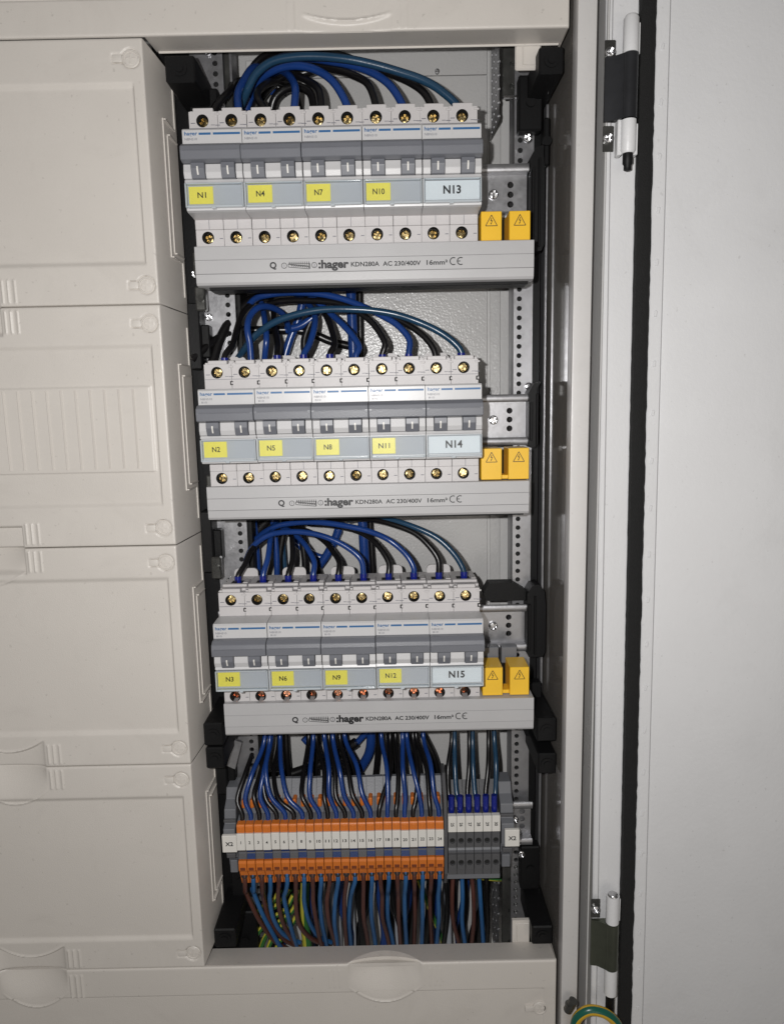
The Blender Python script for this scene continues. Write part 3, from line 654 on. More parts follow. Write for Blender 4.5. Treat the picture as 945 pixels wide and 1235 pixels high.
# ------------------------------------------------------------------ comb busbar covers and yellow end caps
for r in range(3):
    zt = (-25.9, -174.9, -323.2)[r]; H = (23.6, 22.2, 23.6)[r]; x0 = (-0.2, -1.6, 1.2)[r]; L = (209.0, 208.6, 210.2)[r]
    t = thing('busbar_cover', 'long grey printed comb busbar cover under the %s breaker row' % rown[r], 'busbar', (x0, 14, zt-H), 'grey busbar covers under the breaker rows')
    bm = bmesh.new()
    prof(bm, [(0, H-.4), (0.4, H), (26, H), (26, 2), (5, 0), (1.6, 0.6), (0.6, 2.0), (0.3, H*.30-.15), (0.9, H*.30), (0.05, H*.30+.25), (0, H*.65-.15), (.5, H*.65), (0, H*.65+.2)], 0, L)
    new_obj('cover_profile', bm, M['bar'], t)
    bm = bmesh.new(); box(bm, 6, L-2, 8, 22, -1.4, 0.4, .2); new_obj('underside_shadow_strip', bm, M['black'], t)  # black strip painting the shadow along the cover's underside
    zc = H*0.475; k = M['print_black']
    text('Q', 48.0, -.08, zc, 3.8, k, t, bold=0.034)
    for cx, s in ((54.8, '1'), (73.4, '2')):
        b = bmesh.new(); arc_bm(b, cx, zc, 1.75, .34, 0, 360, -.12, 24); new_obj('printed_ring', b, k, t, normals=False)
        text(s, cx, -.08, zc, 1.9, M['print_grey'], t)
    b = bmesh.new()
    line(b, 57.4, zc+.8, 70.6, zc-.6, .45, -.12); line(b, 57.4, zc+.9, 57.4, zc-.9, .35, -.12); line(b, 57.4, zc-.9, 70.4, zc-2.2, .35, -.12); line(b, 70.5, zc+1.3, 70.5, zc-2.2, .5, -.12); line(b, 57.6, zc+1.4, 70.4, zc+.9, .25, -.12)
    for q in range(11): line(b, 58.2+1.2*q, zc+2.2, 58.2+1.2*q, zc+.9-.1*q, .35, -.12)
    for q in range(10): line(b, 59+1.15*q, zc+.5-.12*q, 59.8+1.15*q, zc-.5-.12*q, .45, -.12)
    new_obj('printed_comb_symbol', b, k, t, normals=False)
    text(':hager', 85.3, -.08, zc-.35, 4.9, k, t, bold=0.04, width=18.8)
    text('KDN280A', 104.8, -.08, zc, 2.75, k, t, bold=0.022, width=17.5)
    text('AC 230/400V', 127.4, -.08, zc, 2.75, k, t, bold=0.022, width=23.4)
    text('16mm²', 149.2, -.08, zc+.15, 2.9, k, t, bold=0.022, width=13)
    b = bmesh.new(); arc_bm(b, 159.3, zc+.6, 2.4, .6, 60, 300, -.12, 16); arc_bm(b, 163.8, zc+.6, 2.4, .6, 60, 300, -.12, 16); line(b, 161.9, zc+.6, 163.6, zc+.6, .55, -.12); new_obj('printed_conformity_mark', b, k, t, normals=False)
    # cap pair
    zc = -150*r; zb = (-25.4, -24.6, -22.9)[r]
    t = thing('warning_cap', 'pair of yellow warning caps on the busbar tail right of %s' % names[r][4], 'cap', (0, 18, zc), 'yellow busbar end caps')
    for a, b_ in (((176.7, 189.5), (194.2, 207.2)), ((176.5, 189.9), (194.2, 207.6)), ((177.2, 190.9), (195.8, 208.9)))[r]:
        bm = bmesh.new(); box(bm, a, b_, 0, 20, zb+.3, (-7.8, -4.0, -2.8)[r], .35); c_ = new_obj('cap_block', bm, M['yellow'], t)
        cx = (a+b_)/2; zc2 = zb+(10.6 if r == 0 else 13.4)+1.4
        b = bmesh.new(); P = [(cx-3.6, zc2-3.0), (cx+3.6, zc2-3.0), (cx, zc2+3.4)]
        for u in range(3): line(b, *P[u], *P[(u+1) % 3], .42, -.08)
        for quadp in ([(.3, 1.9), (-.1, 1.9), (-.7, .1), (-.1, .1)], [(.3, .4), (-.3, .4), (-.1, -.2), (.8, .4)], [(.75, .45), (.35, .45), (-.3, -1.5), (.0, -1.6)], [(-.6, -1.2), (.3, -1.0), (-.35, -2.3), (-.5, -1.6)]):
            F(b, [V(b, cx+px, -.08, zc2+pz-.2) for px, pz in quadp])
        new_obj('warning_symbol', b, k, c_, normals=False)
    bm = bmesh.new(); box(bm, 189.3, 196, 3, 14, zb+.4, zb+(0.9 if r == 0 else 3.0), .3); new_obj('cap_bridge', bm, M['yellow'], t)
for r, zt in ((2, 0),):
    t = thing('busbar_tail', 'pair of grey plastic blocks standing behind the bottom yellow caps', 'busbar tail', (0, 40, -300))
    for x in (180.5, 193.5):
        bm = bmesh.new(); box(bm, x, x+11, 0, 8, -8, 4, .5); new_obj('tail_block', bm, M['tback'], t)

# ------------------------------------------------------------------ terminal strip
def term_proto(centre_mat):
    t = thing('terminal_block', 'x', 'terminal', (0, 0, -435))
    bm = bmesh.new()
    prof(bm, [(62, 26), (62, -42), (54, -43), (46, -40), (42, -32), (34, -22), (32, -15), (31.6, -4), (31, 6), (33, 13), (41, 15), (49, 22), (57, 33), (60, 33)], 0.1, 6.1); new_obj('housing', bm, M['tback'], t)
    bm = bmesh.new(); prof(bm, [(34, -5.9), (30.6, -6.1), (32.0, -10.5), (30.6, -14.6), (34, -14.8)], 0.15, 6.05); new_obj('bridge_slot', bm, centre_mat, t)
    bm = bmesh.new(); prof(bm, [(40, 13.6), (29.8, 13.2), (29.0, 12.2), (29.0, 7.0), (33, 6.6)], .2, 6.0, bev=.25); box(bm, 1.7, 4.5, 28.7, 29.2, 8.2, 11.6, .2)
    new_obj('upper_lever', bm, M['orange'], t)
    bm = bmesh.new(); box(bm, 1.6, 4.6, 42, 50, 18, 24.5, .8); new_obj('release_button', bm, M['orange'], t)
    bm = bmesh.new()
    prof(bm, [(40, -15), (29.2, -15.2), (28.6, -17), (29.2, -23.0), (31.4, -25), (36.5, -38.0), (42, -38), (42, -24)], .2, 6.0, bev=.2); new_obj('lower_lever', bm, M['orange'], t)
    bm = bmesh.new(); box(bm, 1.3, 4.9, 28.55, 31, -22.4, -20.3, .1, mi=0); new_obj('lever_slot', bm, M['orange_dark'], t)
    bm = bmesh.new()
    # wire entry: ring on the sloping face
    lathe(bm, [(2.45, -.35), (2.45, .3)], c=(0, 0, 0), n=18); e = new_obj('wire_entry', bm, M['hole'], t, loc=(3.1, 33.3, -29.5), smooth=True); e.rotation_euler.x = math.radians(-22)
    bm = bmesh.new(); box(bm, .15, 6.05, 27.9, 30, -6.0, 6.9, .25); new_obj('number_marker', bm, M['white'], t)
    return t
WORDS = 'zero first second third fourth fifth sixth seventh eighth ninth tenth eleventh twelfth thirteenth fourteenth fifteenth sixteenth seventeenth eighteenth nineteenth twentieth twenty-first twenty-second twenty-third twenty-fourth'.split()
pg = term_proto(M['tgrey']); pb = term_proto(M['tblue'])
def clone(p, kids):
    t = p.copy(); COL.objects.link(t)
    for ch in kids: cc = ch.copy(); COL.objects.link(cc); cc.parent = t
    return t
kg, kb = list(pg.children), list(pb.children)
for i in range(24):
    src, kids = ((pg, kg), (pb, kb))[i % 2]
    t = src if i < 2 else clone(src, kids)
    t.location = Vector((1.0+6.23*i, random.uniform(-.15, .15), -435+random.uniform(-.2, .2)))*MM
    t['label'] = 'orange lever terminal block marked %d with %s middle, %s in the strip' % (i+1, ('grey', 'blue')[i % 2], WORDS[i+1]); t['group'] = 'numbered orange terminal blocks'
    mk = [c for c in t.children if c.name.startswith('number_marker')][0]
    text(str(i+1), 3.1, 27.8, 0.2, 2.3, M['print_black'], mk, bold=.015, width=None if i < 9 else 3.0)
bm = bmesh.new(); prof(bm, [(62, -46), (40, -44), (31, -30), (30, 0), (32, 26), (48, 40), (62, 40)], 0, 2.2); tag(new_obj('divider_plate', bm, M['tgrey'], loc=(150.9, 0, -435)), 'thin grey divider plate between the orange and the grey terminals', 'divider')
def grey_term():
    t = thing('grey_terminal_block', 'x', 'terminal', (0, 0, -435))
    bm = bmesh.new()
    prof(bm, [(62, 26), (62, -42), (44, -40), (36, -34), (31.5, -31), (31.5, 5), (33, 15), (42, 16), (54, 31)], .1, 6.1); new_obj('housing', bm, M['tgrey'], t)
    for z0, z1 in ((-8.6, 3.4), (-26.0, -14.0)):
        bm = bmesh.new(); hole_cell(bm, .25, 5.95, z0, z1, 30.0, 3.1, z0+5.4, 2.1, 2.2, 1.6, 16); rim(bm, .25, 5.95, z0, z1, 30, 31.6); disc(bm, 3.1, z0+5.4, 31.3, 1.9, 14, 1)
        new_obj('clamp_face', bm, [M['tgrey'], M['hole']], t)
    bm = bmesh.new(); prof(bm, [(31.6, -13.6), (30.6, -11), (31.6, -9)], .25, 5.95); new_obj('ridge', bm, M['tback'], t)
    bm = bmesh.new(); box(bm, .1, 6.1, 29.0, 33, 4.2, 16.6, .2); new_obj('marker_strip', bm, M['white'], t)
    return t
pt = grey_term(); kt = list(pt.children)
for i in range(6):
    t = pt if i == 0 else clone(pt, kt)
    t.location = Vector((153.6+6.3*i, 0, -435))*MM
    t['label'] = 'dark grey terminal block, %s from the left in the grey group' % ['first', 'second', 'third', 'fourth', 'fifth', 'last'][i]; t['group'] = 'grey terminal blocks beside the orange strip'
    mk = [c for c in t.children if c.name.startswith('marker_strip')][0]
    text(str(25+i), 3.1, 28.9, 10.2, 2.3, M['print_black'], mk, bold=.02, width=3.0, rot=math.pi/2)
bm = bmesh.new(); box(bm, 152.6, 191.8, 33, 60, -36, -31.5, .5); tag(new_obj('grey_ledge', bm, M['tback'], loc=(0, 0, -435)), 'pale grey ledge strip along the underside of the grey terminals', 'ledge')
for x, w, lab, mx in ((-9.8, 9.6, 'grey end clamp with the X2 marker left of terminal 1', -9.8), (192.0, 10.4, 'grey end clamp with the X2 marker right of the grey terminals', 194.6)):
    t = thing('end_clamp', lab, 'end clamp', (x, 40, -435), 'end clamps of the terminal strip')
    bm = bmesh.new(); prof(bm, [(22, 32), (22, -34), (6, -34), (4, -20), (-2, -18), (-4, -9), (-8, -8), (-8, 8), (-3, 10), (-2, 20), (6, 24), (8, 32)], .6, w-.6, bev=.3); new_obj('clamp_body', bm, M['tback'], t)
    bm = bmesh.new(); box(bm, .3, w-.3, -4.5, 2, 11, 13.5, .4); new_obj('clamp_step', bm, M['tgrey'], t)
    bm = bmesh.new(); box(bm, 1.5, w-1.5, -6, 2, -16, -12.5, .4); new_obj('clamp_step', bm, M['tgrey'], t)
    bm = bmesh.new(); box(bm, 2, w-2, 0, 6, -32, -22, .5); new_obj('clamp_step', bm, M['tback'], t)
    bm = bmesh.new(); a = mx-x; box(bm, a, a+10.6, -11.2, -8.2, -8.0, 5.2, .4); mk = new_obj('marker_plate', bm, M['white'], t)
    text('X2', a+5.2, -11.3, -1.2, 3.1, M['print_black'], mk, bold=0.02, width=5.6)

# ------------------------------------------------------------------ wires
WIRES = [
('black', 4.8, 'black wire arching into the far left top terminal of the top breaker row', 'wires arching into the top row of breakers', 0, [(50.4,95.0,93.5),(36.1,90.0,100.9),(19.2,80.0,95.5),(17.5,55.0,78.8),(8.75,40.0,59.0),(8.75,40.0,48)]),
('blue', 5.0, 'blue wire arching into the second top terminal from the left of the top breaker row', 'wires arching into the top row of breakers', 0, [(40.4,95.0,93.7),(38.7,88.0,102.0),(35.0,78.0,102.8),(31.7,66.0,97.4),(27.0,55.0,84.4),(24.9,48.0,74.9),(26.25,40.0,59.0),(26.25,40.0,48)]),
('black', 4.8, 'black wire arching into the third top terminal from the left of the top breaker row', 'wires arching into the top row of breakers', 0, [(58.9,95.0,83.0),(56.2,85.0,92.4),(49.4,72.0,92.0),(41.6,60.0,85.2),(37.0,48.0,73.7),(43.75,40.0,59.0),(43.75,40.0,48)]),
('blue', 5.0, 'blue wire arching into the fourth top terminal from the left of the top breaker row', 'wires arching into the top row of breakers', 0, [(23.8,98.0,84.8),(33.7,90.0,96.9),(43.2,80.0,100.5),(52.3,68.0,95.7),(59.0,54.0,85.2),(62.0,46.0,76.2),(61.25,40.0,59.0),(61.25,40.0,48)]),
('black', 4.8, 'black wire arching into the fifth top terminal from the left of the top breaker row', 'wires arching into the top row of breakers', 0, [(26.2,96.0,79.8),(31.7,86.0,86.1),(44.9,74.0,92.5),(57.9,64.0,92.2),(69.2,54.0,84.1),(76.9,46.0,74.9),(78.75,40.0,59.0),(78.75,40.0,48)]),
('blue', 5.0, 'blue wire arching into the sixth top terminal from the left of the top breaker row', 'wires arching into the top row of breakers', 0, [(21.9,90.0,81.8),(28.6,80.0,87.8),(36.0,70.0,92.4),(45.8,62.0,94.1),(57.1,56.0,94.2),(69.7,52.0,91.5),(80.1,48.0,85.5),(88.2,44.0,76.7),(96.25,40.0,59.0),(96.25,40.0,48)]),
('black', 4.8, 'black wire arching into the seventh top terminal from the left of the top breaker row', 'wires arching into the top row of breakers', 0, [(23.8,98.0,84.8),(33.4,92.0,97.7),(49.5,82.0,105.3),(63.5,74.0,104.4),(77.9,64.0,96.8),(92.8,56.0,90.1),(98.1,52.0,86.4),(108.2,46.0,78.1),(113.75,40.0,59.0),(113.75,40.0,48)]),
('blue', 5.0, 'blue wire arching into the eighth top terminal from the left of the top breaker row', 'wires arching into the top row of breakers', 0, [(19.7,92.0,89.8),(30.9,82.0,99.6),(49.0,72.0,105.8),(68.8,64.0,102.3),(84.7,58.0,97.4),(103.3,52.0,90.6),(114.4,48.0,83.9),(123.3,44.0,75.1),(131.25,40.0,59.0),(131.25,40.0,48)]),
('black', 4.8, 'black wire arching into the ninth top terminal from the left of the top breaker row', 'wires arching into the top row of breakers', 0, [(14.1,98.0,92.3),(31.1,90.0,112.2),(47.9,82.0,115.7),(67.8,76.0,113.6),(89.3,70.0,106.5),(105.1,62.0,97.3),(120.5,56.0,89.1),(134.6,50.0,80.6),(144.3,44.0,70.9),(148.75,40.0,59.0),(148.75,40.0,48)]),
('teal', 5.0, 'teal wire arching into the far right top terminal of the top breaker row', 'wires arching into the top row of breakers', 0, [(24.0,62.0,73.8),(28.6,56.0,78.1),(36.3,50.0,86.8),(47.4,46.0,92.3),(61.8,44.0,94.0),(77.8,43.0,93.6),(95.8,42.0,91.2),(111.6,42.0,87.9),(127.5,42.0,83.4),(143.3,41.0,77.6),(154.1,40.0,71.0),(166.25,40.0,59.0),(166.25,40.0,48)]),
('black', 4.3, 'black wire arching into the far left top terminal of the middle breaker row', 'wires arching into the middle row of breakers', 3, [(27.0,85.0,-45.4),(23.0,75.0,-51.1),(16.7,65.0,-60.9),(14.0,55.0,-73.6),(13.1,46.0,-82.7),(8.75,40.0,-91.0),(8.75,40.0,-102)]),
('blue', 4.4, 'blue wire arching into the second top terminal from the left of the middle breaker row', 'wires arching into the middle row of breakers', 0, [(46.5,85.0,-69.0),(44.2,72.0,-60.0),(37.5,60.0,-56.6),(30.6,50.0,-58.3),(26.1,44.0,-64.7),(24.9,40.0,-73.2),(26.0,40.0,-82.5),(26.25,40.0,-91.0),(26.25,40.0,-102)]),
('blue', 4.2, 'blue wire running down behind the middle breaker row left of centre', 'wires arching into the middle row of breakers', 0, [(24.0,90.0,-41.2),(29.5,75.0,-54.5),(33.3,60.0,-66.0),(35.8,48.0,-78.9),(33.0,52.0,-95.0),(33.0,55.0,-110.0)]),
('black', 4.3, 'black wire dropping between blue wires into the third top terminal of the middle breaker row', 'wires arching into the middle row of breakers', 3, [(33.1,90.0,-43.6),(36.4,80.0,-56.1),(38.7,66.0,-68.7),(42.8,50.0,-81.9),(43.8,40.0,-91.0),(43.8,40.0,-101.0)]),
('blue', 4.4, 'blue wire arching into the fourth top terminal from the left of the middle breaker row', 'wires arching into the middle row of breakers', 3, [(52.0,85.0,-44.8),(62.5,70.0,-53.7),(68.0,58.0,-63.8),(67.8,50.0,-73.1),(64.8,44.0,-83.9),(61.3,40.0,-91.0),(61.3,40.0,-101.0)]),
('black', 4.4, 'black wire arching into the fifth top terminal from the left of the middle breaker row', 'wires arching into the middle row of breakers', 3, [(51.8,88.0,-42.1),(66.6,74.0,-51.0),(75.3,60.0,-62.7),(80.5,50.0,-76.5),(81.8,44.0,-84.3),(78.8,40.0,-91.0),(78.8,40.0,-101.0)]),
('blue', 4.4, 'blue wire arching into the sixth top terminal from the left of the middle breaker row', 'wires arching into the middle row of breakers', 0, [(55.8,80.0,-41.3),(66.0,66.0,-50.0),(79.4,58.0,-62.5),(88.3,50.0,-71.4),(94.7,45.0,-79.3),(98.4,41.0,-86.9),(96.2,40.0,-91.0),(96.2,40.0,-101.0)]),
('black', 4.3, 'black wire arching into the seventh top terminal from the left of the middle breaker row', 'wires arching into the middle row of breakers', 3, [(34.5,70.0,-53.1),(46.7,62.0,-52.3),(69.1,56.0,-53.6),(86.4,52.0,-56.6),(98.2,48.0,-62.6),(106.6,45.0,-69.3),(112.8,42.0,-77.9),(115.8,40.0,-85.3),(113.75,40.0,-91.0),(113.75,40.0,-102)]),
('blue', 4.4, 'blue wire arching into the eighth top terminal from the left of the middle breaker row', 'wires arching into the middle row of breakers', 3, [(13.7,80.0,-58.9),(25.1,70.0,-49.7),(37.6,62.0,-47.9),(51.2,58.0,-47.6),(68.8,54.0,-49.0),(82.7,52.0,-51.9),(94.4,50.0,-56.0),(113.4,46.0,-65.2),(124.8,43.0,-72.9),(132.0,41.0,-82.5),(131.25,40.0,-91.0),(131.25,40.0,-102)]),
('black', 4.3, 'black wire arching into the ninth top terminal from the left of the middle breaker row', 'wires arching into the middle row of breakers', 0, [(12.9,90.0,-47.7),(33.2,80.0,-44.1),(51.1,72.0,-44.8),(68.2,66.0,-49.0),(85.9,60.0,-55.5),(103.4,54.0,-60.3),(118.3,50.0,-65.3),(131.9,46.0,-72.2),(143.2,42.0,-81.6),(148.75,40.0,-91.0),(148.75,40.0,-102)]),
('teal', 4.6, 'teal wire arching into the far right top terminal of the middle breaker row', 'wires arching into the middle row of breakers', 3, [(11.1,66.0,-91.8),(17.5,58.0,-86.1),(28.2,50.0,-76.4),(42.1,46.0,-68.3),(57.3,44.0,-63.8),(74.3,43.0,-61.3),(91.2,42.0,-61.4),(107.9,42.0,-62.7),(122.5,42.0,-65.3),(137.0,41.0,-70.3),(151.6,41.0,-77.3),(162.0,40.0,-85.2),(166.25,40.0,-91.0),(166.25,40.0,-102)]),
('black', 3.9, 'black wire arching into the far left top terminal of the bottom breaker row', 'wires arching into the bottom row of breakers', 4, [(40.3,85.0,-211.5),(32.2,75.0,-215.6),(22.2,64.0,-220.4),(17.0,54.0,-225.3),(13.7,46.0,-233.8),(9.65,40.0,-241.0),(9.65,40.0,-252)]),
('blue', 4.0, 'blue wire arching into the second top terminal from the left of the bottom breaker row', 'wires arching into the bottom row of breakers', 4, [(30.9,85.0,-208.9),(30.1,70.0,-213.5),(30.5,56.0,-219.1),(30.0,46.0,-229.6),(27.15,40.0,-241.0),(27.15,40.0,-252)]),
('black', 4.0, 'black wire arching into the third top terminal from the left of the bottom breaker row', 'wires arching into the bottom row of breakers', 4, [(38.0,85.0,-209.1),(43.4,70.0,-215.0),(46.3,56.0,-220.5),(47.1,46.0,-232.2),(44.65,40.0,-241.0),(44.65,40.0,-252)]),
('blue', 4.0, 'blue wire arching into the fourth top terminal from the left of the bottom breaker row', 'wires arching into the bottom row of breakers', 4, [(30.7,85.0,-213.7),(42.3,70.0,-214.3),(52.8,58.0,-219.9),(59.1,50.0,-226.5),(62.9,44.0,-233.2),(62.15,40.0,-241.0),(62.15,40.0,-252)]),
('black', 4.0, 'black wire arching into the fifth top terminal from the left of the bottom breaker row', 'wires arching into the bottom row of breakers', 4, [(37.8,85.0,-213.9),(55.7,74.0,-215.9),(68.3,62.0,-221.0),(75.7,52.0,-227.3),(80.4,44.0,-233.6),(79.65,40.0,-241.0),(79.65,40.0,-252)]),
('blue', 4.1, 'blue wire arching into the sixth top terminal from the left of the bottom breaker row', 'wires arching into the bottom row of breakers', 4, [(7.0,75.0,-249.9),(10.7,66.0,-234.7),(18.7,58.0,-222.1),(31.4,52.0,-213.8),(45.5,48.0,-211.3),(59.0,46.0,-211.9),(72.4,44.0,-215.2),(86.6,42.0,-222.3),(95.8,40.0,-230.8),(97.15,40.0,-241.0),(97.15,40.0,-252)]),
('black', 4.0, 'black wire arching into the seventh top terminal from the left of the bottom breaker row', 'wires arching into the bottom row of breakers', 4, [(55.5,80.0,-211.0),(74.0,70.0,-210.9),(91.8,60.0,-213.6),(103.2,52.0,-218.7),(110.9,46.0,-226.7),(115.2,42.0,-235.0),(114.65,40.0,-241.0),(114.65,40.0,-252)]),
('blue', 4.1, 'blue wire arching into the eighth top terminal from the left of the bottom breaker row', 'wires arching into the bottom row of breakers', 4, [(7.1,85.0,-231.5),(18.9,76.0,-219.1),(32.3,68.0,-210.9),(48.3,62.0,-207.3),(64.9,56.0,-206.3),(82.0,52.0,-208.0),(102.1,48.0,-212.3),(116.4,44.0,-218.6),(128.3,42.0,-229.7),(132.5,40.0,-238.3),(132.15,40.0,-241.0),(132.15,40.0,-252)]),
('black', 4.1, 'black wire arching into the ninth top terminal from the left of the bottom breaker row', 'wires arching into the bottom row of breakers', 4, [(67.3,80.0,-210.1),(85.7,70.0,-206.5),(103.3,60.0,-205.5),(115.8,54.0,-207.7),(133.4,48.0,-214.1),(143.1,44.0,-222.5),(149.4,41.0,-232.1),(149.65,40.0,-241.0),(149.65,40.0,-252)]),
('teal', 4.1, 'teal wire arching into the far right top terminal of the bottom breaker row', 'wires arching into the bottom row of breakers', 4, [(85.4,75.0,-208.4),(99.8,64.0,-204.4),(113.6,56.0,-204.8),(131.3,50.0,-209.3),(148.8,46.0,-217.4),(159.5,43.0,-227.2),(165.3,41.0,-235.9),(167.15,40.0,-241.0),(167.15,40.0,-252)]),
('black', 3.5, 'black wire dropping into the orange terminal first from the left', 'wires dropping into the orange terminal strip', 0, [(8.2,79.4,-340.6),(8.2,73.4,-380.6),(4.4,52.0,-394.9),(0.2,40.3,-409.4),(4.1,36.5,-418.0),(4.1,35.5,-425.0)]),
('blue', 3.5, 'blue wire dropping into the orange terminal second from the left', 'wires dropping into the orange terminal strip', 0, [(17.0,72.0,-335.8),(17.0,66.0,-375.8),(10.0,47.6,-393.8),(6.2,39.6,-409.1),(10.33,36.5,-418.0),(10.33,35.5,-425.0)]),
('black', 3.5, 'black wire dropping into the orange terminal third from the left', 'wires dropping into the orange terminal strip', 0, [(17.6,81.0,-341.6),(17.6,75.0,-381.6),(14.8,53.0,-396.9),(12.5,40.5,-406.0),(16.560000000000002,36.5,-418.0),(16.560000000000002,35.5,-425.0)]),
('blue', 3.5, 'blue wire dropping into the orange terminal fourth from the left', 'wires dropping into the orange terminal strip', 0, [(21.1,72.5,-336.2),(21.1,66.5,-376.2),(18.8,47.9,-392.9),(17.3,39.7,-406.9),(22.79,36.5,-418.0),(22.79,35.5,-425.0)]),
('black', 3.5, 'black wire dropping into the orange terminal fifth from the left', 'wires dropping into the orange terminal strip', 0, [(14.6,77.7,-339.9),(14.6,71.7,-379.9),(17.7,51.0,-392.1),(21.2,40.2,-408.5),(29.020000000000003,36.5,-418.0),(29.020000000000003,35.5,-425.0)]),
('blue', 3.5, 'blue wire dropping into the orange terminal sixth from the left', 'wires dropping into the orange terminal strip', 0, [(21.6,75.0,-336.1),(21.6,69.0,-376.1),(20.5,49.4,-388.8),(24.8,39.9,-406.0),(35.25,36.5,-418.0),(35.25,35.5,-425.0)]),
('black', 3.5, 'black wire dropping into the orange terminal seventh from the left', 'wires dropping into the orange terminal strip', 0, [(25.3,86.2,-344.4),(25.3,80.2,-384.4),(24.9,56.1,-397.6),(30.3,41.0,-409.2),(41.480000000000004,36.5,-418.0),(41.480000000000004,35.5,-425.0)]),
('blue', 3.5, 'blue wire dropping into the orange terminal eighth from the left', 'wires dropping into the orange terminal strip', 0, [(27.9,79.0,-338.2),(27.9,73.0,-378.2),(31.7,51.8,-392.8),(37.4,40.3,-407.7),(47.71,36.5,-418.0),(47.71,35.5,-425.0)]),
('black', 3.5, 'black wire dropping into the orange terminal ninth from the left', 'wires dropping into the orange terminal strip', 0, [(49.1,84.7,-341.5),(49.1,78.7,-381.5),(47.6,55.2,-396.3),(47.6,40.9,-407.0),(53.940000000000005,36.5,-418.0),(53.940000000000005,35.5,-425.0)]),
('blue', 3.5, 'blue wire dropping into the orange terminal tenth from the left', 'wires dropping into the orange terminal strip', 0, [(54.2,73.2,-335.9),(54.2,67.2,-375.9),(53.3,48.3,-392.7),(53.7,39.7,-407.8),(60.17000000000001,36.5,-418.0),(60.17000000000001,35.5,-425.0)]),
('black', 3.5, 'black wire dropping into the orange terminal eleventh from the left', 'wires dropping into the orange terminal strip', 0, [(55.5,82.4,-340.5),(55.5,76.4,-380.5),(63.2,53.8,-395.9),(64.0,40.6,-408.5),(66.4,36.5,-418.0),(66.4,35.5,-425.0)]),
('blue', 3.5, 'blue wire dropping into the orange terminal twelfth from the left', 'wires dropping into the orange terminal strip', 0, [(62.7,73.8,-335.1),(62.7,67.8,-375.1),(67.2,48.7,-390.6),(67.8,39.8,-406.9),(72.63,36.5,-418.0),(72.63,35.5,-425.0)]),
('black', 3.5, 'black wire dropping into the orange terminal thirteenth from the left', 'wires dropping into the orange terminal strip', 0, [(65.7,78.7,-338.9),(65.7,72.7,-378.9),(71.2,51.6,-393.6),(72.7,40.3,-408.5),(78.86,36.5,-418.0),(78.86,35.5,-425.0)]),
('blue', 3.5, 'blue wire dropping into the orange terminal fourteenth from the left', 'wires dropping into the orange terminal strip', 0, [(69.4,72.1,-335.7),(69.4,66.1,-375.7),(75.1,47.6,-390.3),(79.1,39.6,-408.3),(85.09,36.5,-418.0),(85.09,35.5,-425.0)]),
('black', 3.5, 'black wire dropping into the orange terminal fifteenth from the left', 'wires dropping into the orange terminal strip', 0, [(74.2,79.1,-339.3),(74.2,73.1,-379.3),(81.2,51.9,-394.0),(84.9,40.3,-407.6),(91.32,36.5,-418.0),(91.32,35.5,-425.0)]),
('blue', 3.5, 'blue wire dropping into the orange terminal sixteenth from the left', 'wires dropping into the orange terminal strip', 0, [(77.9,80.3,-338.7),(77.9,74.3,-378.7),(87.7,52.6,-390.7),(91.9,40.4,-406.5),(97.55,36.5,-418.0),(97.55,35.5,-425.0)]),
('black', 3.5, 'black wire dropping into the orange terminal seventeenth from the left', 'wires dropping into the orange terminal strip', 0, [(112.8,85.3,-344.1),(112.8,79.3,-384.1),(112.5,55.6,-397.5),(105.8,40.9,-411.4),(103.78,36.5,-418.0),(103.78,35.5,-425.0)]),
('blue', 3.5, 'blue wire dropping into the orange terminal eighteenth from the left', 'wires dropping into the orange terminal strip', 0, [(106.1,79.1,-339.4),(106.1,73.1,-379.4),(110.0,51.8,-392.6),(110.5,40.3,-409.8),(110.01,36.5,-418.0),(110.01,35.5,-425.0)]),
('black', 3.5, 'black wire dropping into the orange terminal nineteenth from the left', 'wires dropping into the orange terminal strip', 0, [(117.0,85.0,-342.6),(117.0,79.0,-382.6),(118.5,55.4,-396.2),(117.4,40.9,-411.7),(116.24000000000001,36.5,-418.0),(116.24000000000001,35.5,-425.0)]),
('blue', 3.5, 'blue wire dropping into the orange terminal twentieth from the left', 'wires dropping into the orange terminal strip', 0, [(122.4,72.9,-336.7),(122.4,66.9,-376.7),(122.0,48.2,-392.3),(123.2,39.7,-409.7),(122.47,36.5,-418.0),(122.47,35.5,-425.0)]),
('black', 3.5, 'black wire dropping into the orange terminal twenty-first from the left', 'wires dropping into the orange terminal strip', 0, [(130.6,80.1,-340.5),(130.6,74.1,-380.5),(132.9,52.5,-394.9),(130.9,40.4,-411.7),(128.70000000000002,36.5,-418.0),(128.70000000000002,35.5,-425.0)]),
('blue', 3.5, 'blue wire dropping into the orange terminal twenty-second from the left', 'wires dropping into the orange terminal strip', 0, [(125.8,77.3,-338.9),(125.8,71.3,-378.9),(129.0,50.8,-391.1),(133.5,40.1,-407.4),(134.93,36.5,-418.0),(134.93,35.5,-425.0)]),
('black', 3.5, 'black wire dropping into the orange terminal twenty-third from the left', 'wires dropping into the orange terminal strip', 0, [(133.4,84.3,-342.6),(133.4,78.3,-382.6),(139.6,55.0,-395.0),(140.6,40.8,-410.8),(141.16,36.5,-418.0),(141.16,35.5,-425.0)]),
('blue', 3.5, 'blue wire dropping into the orange terminal twenty-fourth from the left', 'wires dropping into the orange terminal strip', 0, [(138.7,79.5,-340.4),(138.7,73.5,-380.4),(142.8,52.1,-390.7),(144.5,40.4,-407.8),(147.39000000000001,36.5,-418.0),(147.39000000000001,35.5,-425.0)]),
